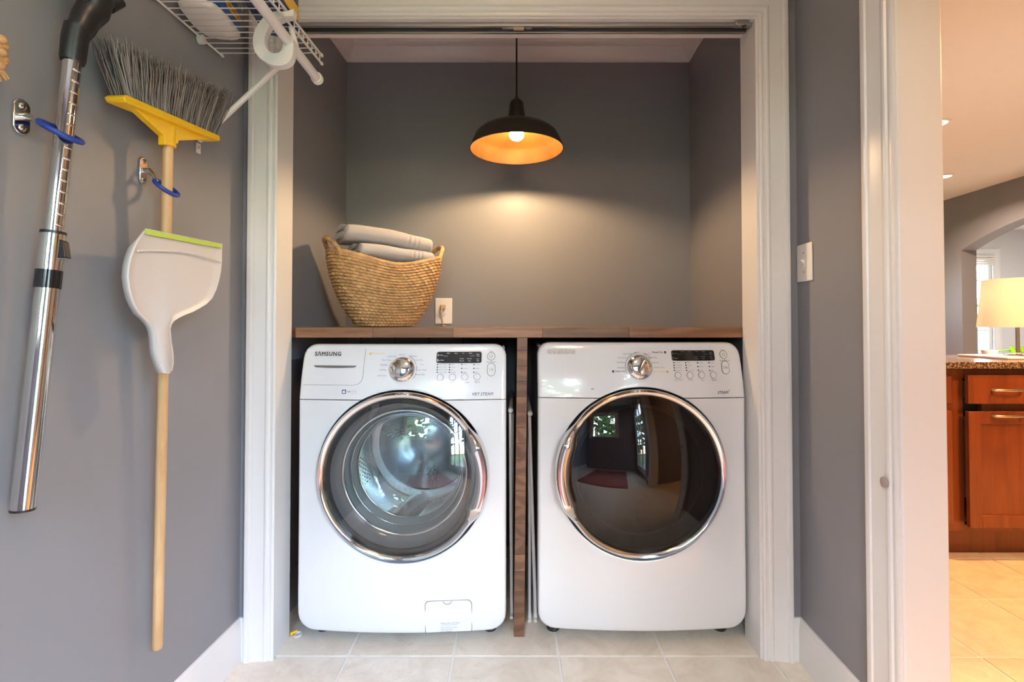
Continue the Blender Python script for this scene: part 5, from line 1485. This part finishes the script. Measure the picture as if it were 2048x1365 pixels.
# small plant behind the lamp
pl_ = thing('potted_plant', 'small bright green leafy plant behind the table lamp on the counter', 'plant', (lf.x+.03, lf.y+.22, gz1))
pp = Vector((lf.x+.05, lf.y+.20, gz1))
obj('pot', MB().lathe([(.03, .001), (.036, .03), (.034, .03), (.03, .026)], 24, Matrix.Translation(pp)), M_PLATE, pl_)
for i, (px, py, s_, rot) in enumerate(((2027, 701, .030, 60), (2041, 698, .026, 20), (2049, 703, .020, 0), (2052, 700, .030, -30))):
    c = at_y(px, py, lf.y+.19)
    def lf_(a, b, c=c, s_=s_, rot=rot):
        x = (a-.5)*2; y = (b-.5)*2; wv2 = s_*.62*sqrt(max(0, 1-x*x))*(1+.25*x)
        q = Vector((x*s_, .006*y*y-.01*x*x, y*wv2)); return c + Matrix.Rotation(R(rot), 3, 'Y') @ q
    lfm = obj('leaf', MB().grid(lf_, 12, 7), M_LEAF, pl_, angle=80)
    e_ = c - Vector((0, 0, s_*.6)); obj('stalk', MB().tube([pp+Vector((0, 0, .02)), (pp+e_)/2+Vector((0, 0, .02)), c], .0015, 6), M_LEAF, lfm)
# recessed ceiling fittings in the kitchen
M_CAN = mat('lit_downlight', (1, .9, .8), .4, emis=(1.0, .72, .42), estr=5.0)
first = None
for i, (lx, ly) in enumerate(((2.3, .80), (4.0, 4.62), (2.6, 1.9), (2.9, 3.4))):
    M = Matrix.Translation((lx, ly, CEILZ))
    t = thing('downlight', ['recessed ceiling downlight nearest the kitchen doorway', 'recessed ceiling downlight farthest in, peeking past the doorway jamb', 'recessed ceiling downlight above the granite countertop', 'recessed ceiling downlight midway along the kitchen'][i], 'downlight', (lx, ly, CEILZ))
    obj('trim_ring', MB().lathe([(.085, -.001), (.085, -.006), (.075, -.009), (.066, -.005), (.066, -.001)], 40, M), M_PLATE, t)
    obj('diffuser', MB().lathe([(.066, -.002), (.0001, -.002)], 32, M), M_CAN, t)
# laundry ceiling fixture behind the camera
cfx = thing('ceiling_light', 'round frosted glass ceiling light of the laundry room', 'ceiling light', (0.05, .12, CEILZ))
MC = Matrix.Translation((0.05, .12, CEILZ))
obj('fitting_base', MB().lathe([(.17, -.001), (.17, -.02), (.15, -.025)], 48, MC), M_NICKEL, cfx)
obj('glass_bowl', MB().lathe([(.165, -.021), (.15, -.05), (.11, -.075), (.06, -.088), (.0001, -.092)], 48, MC), mat('lit_frosted_glass', (1, .95, .9), .4, emis=(1.0, .62, .34), estr=CEIL_STRENGTH), cfx, angle=80)
# rug behind the camera, seen only in the door glass
rg = obj('rug', MB().box(-.55, .45, -1.05, .35, .0005, .012), M_RUG, bevel=.004); tag(rg, 'red woven rug on the laundry floor behind the viewpoint', 'rug')
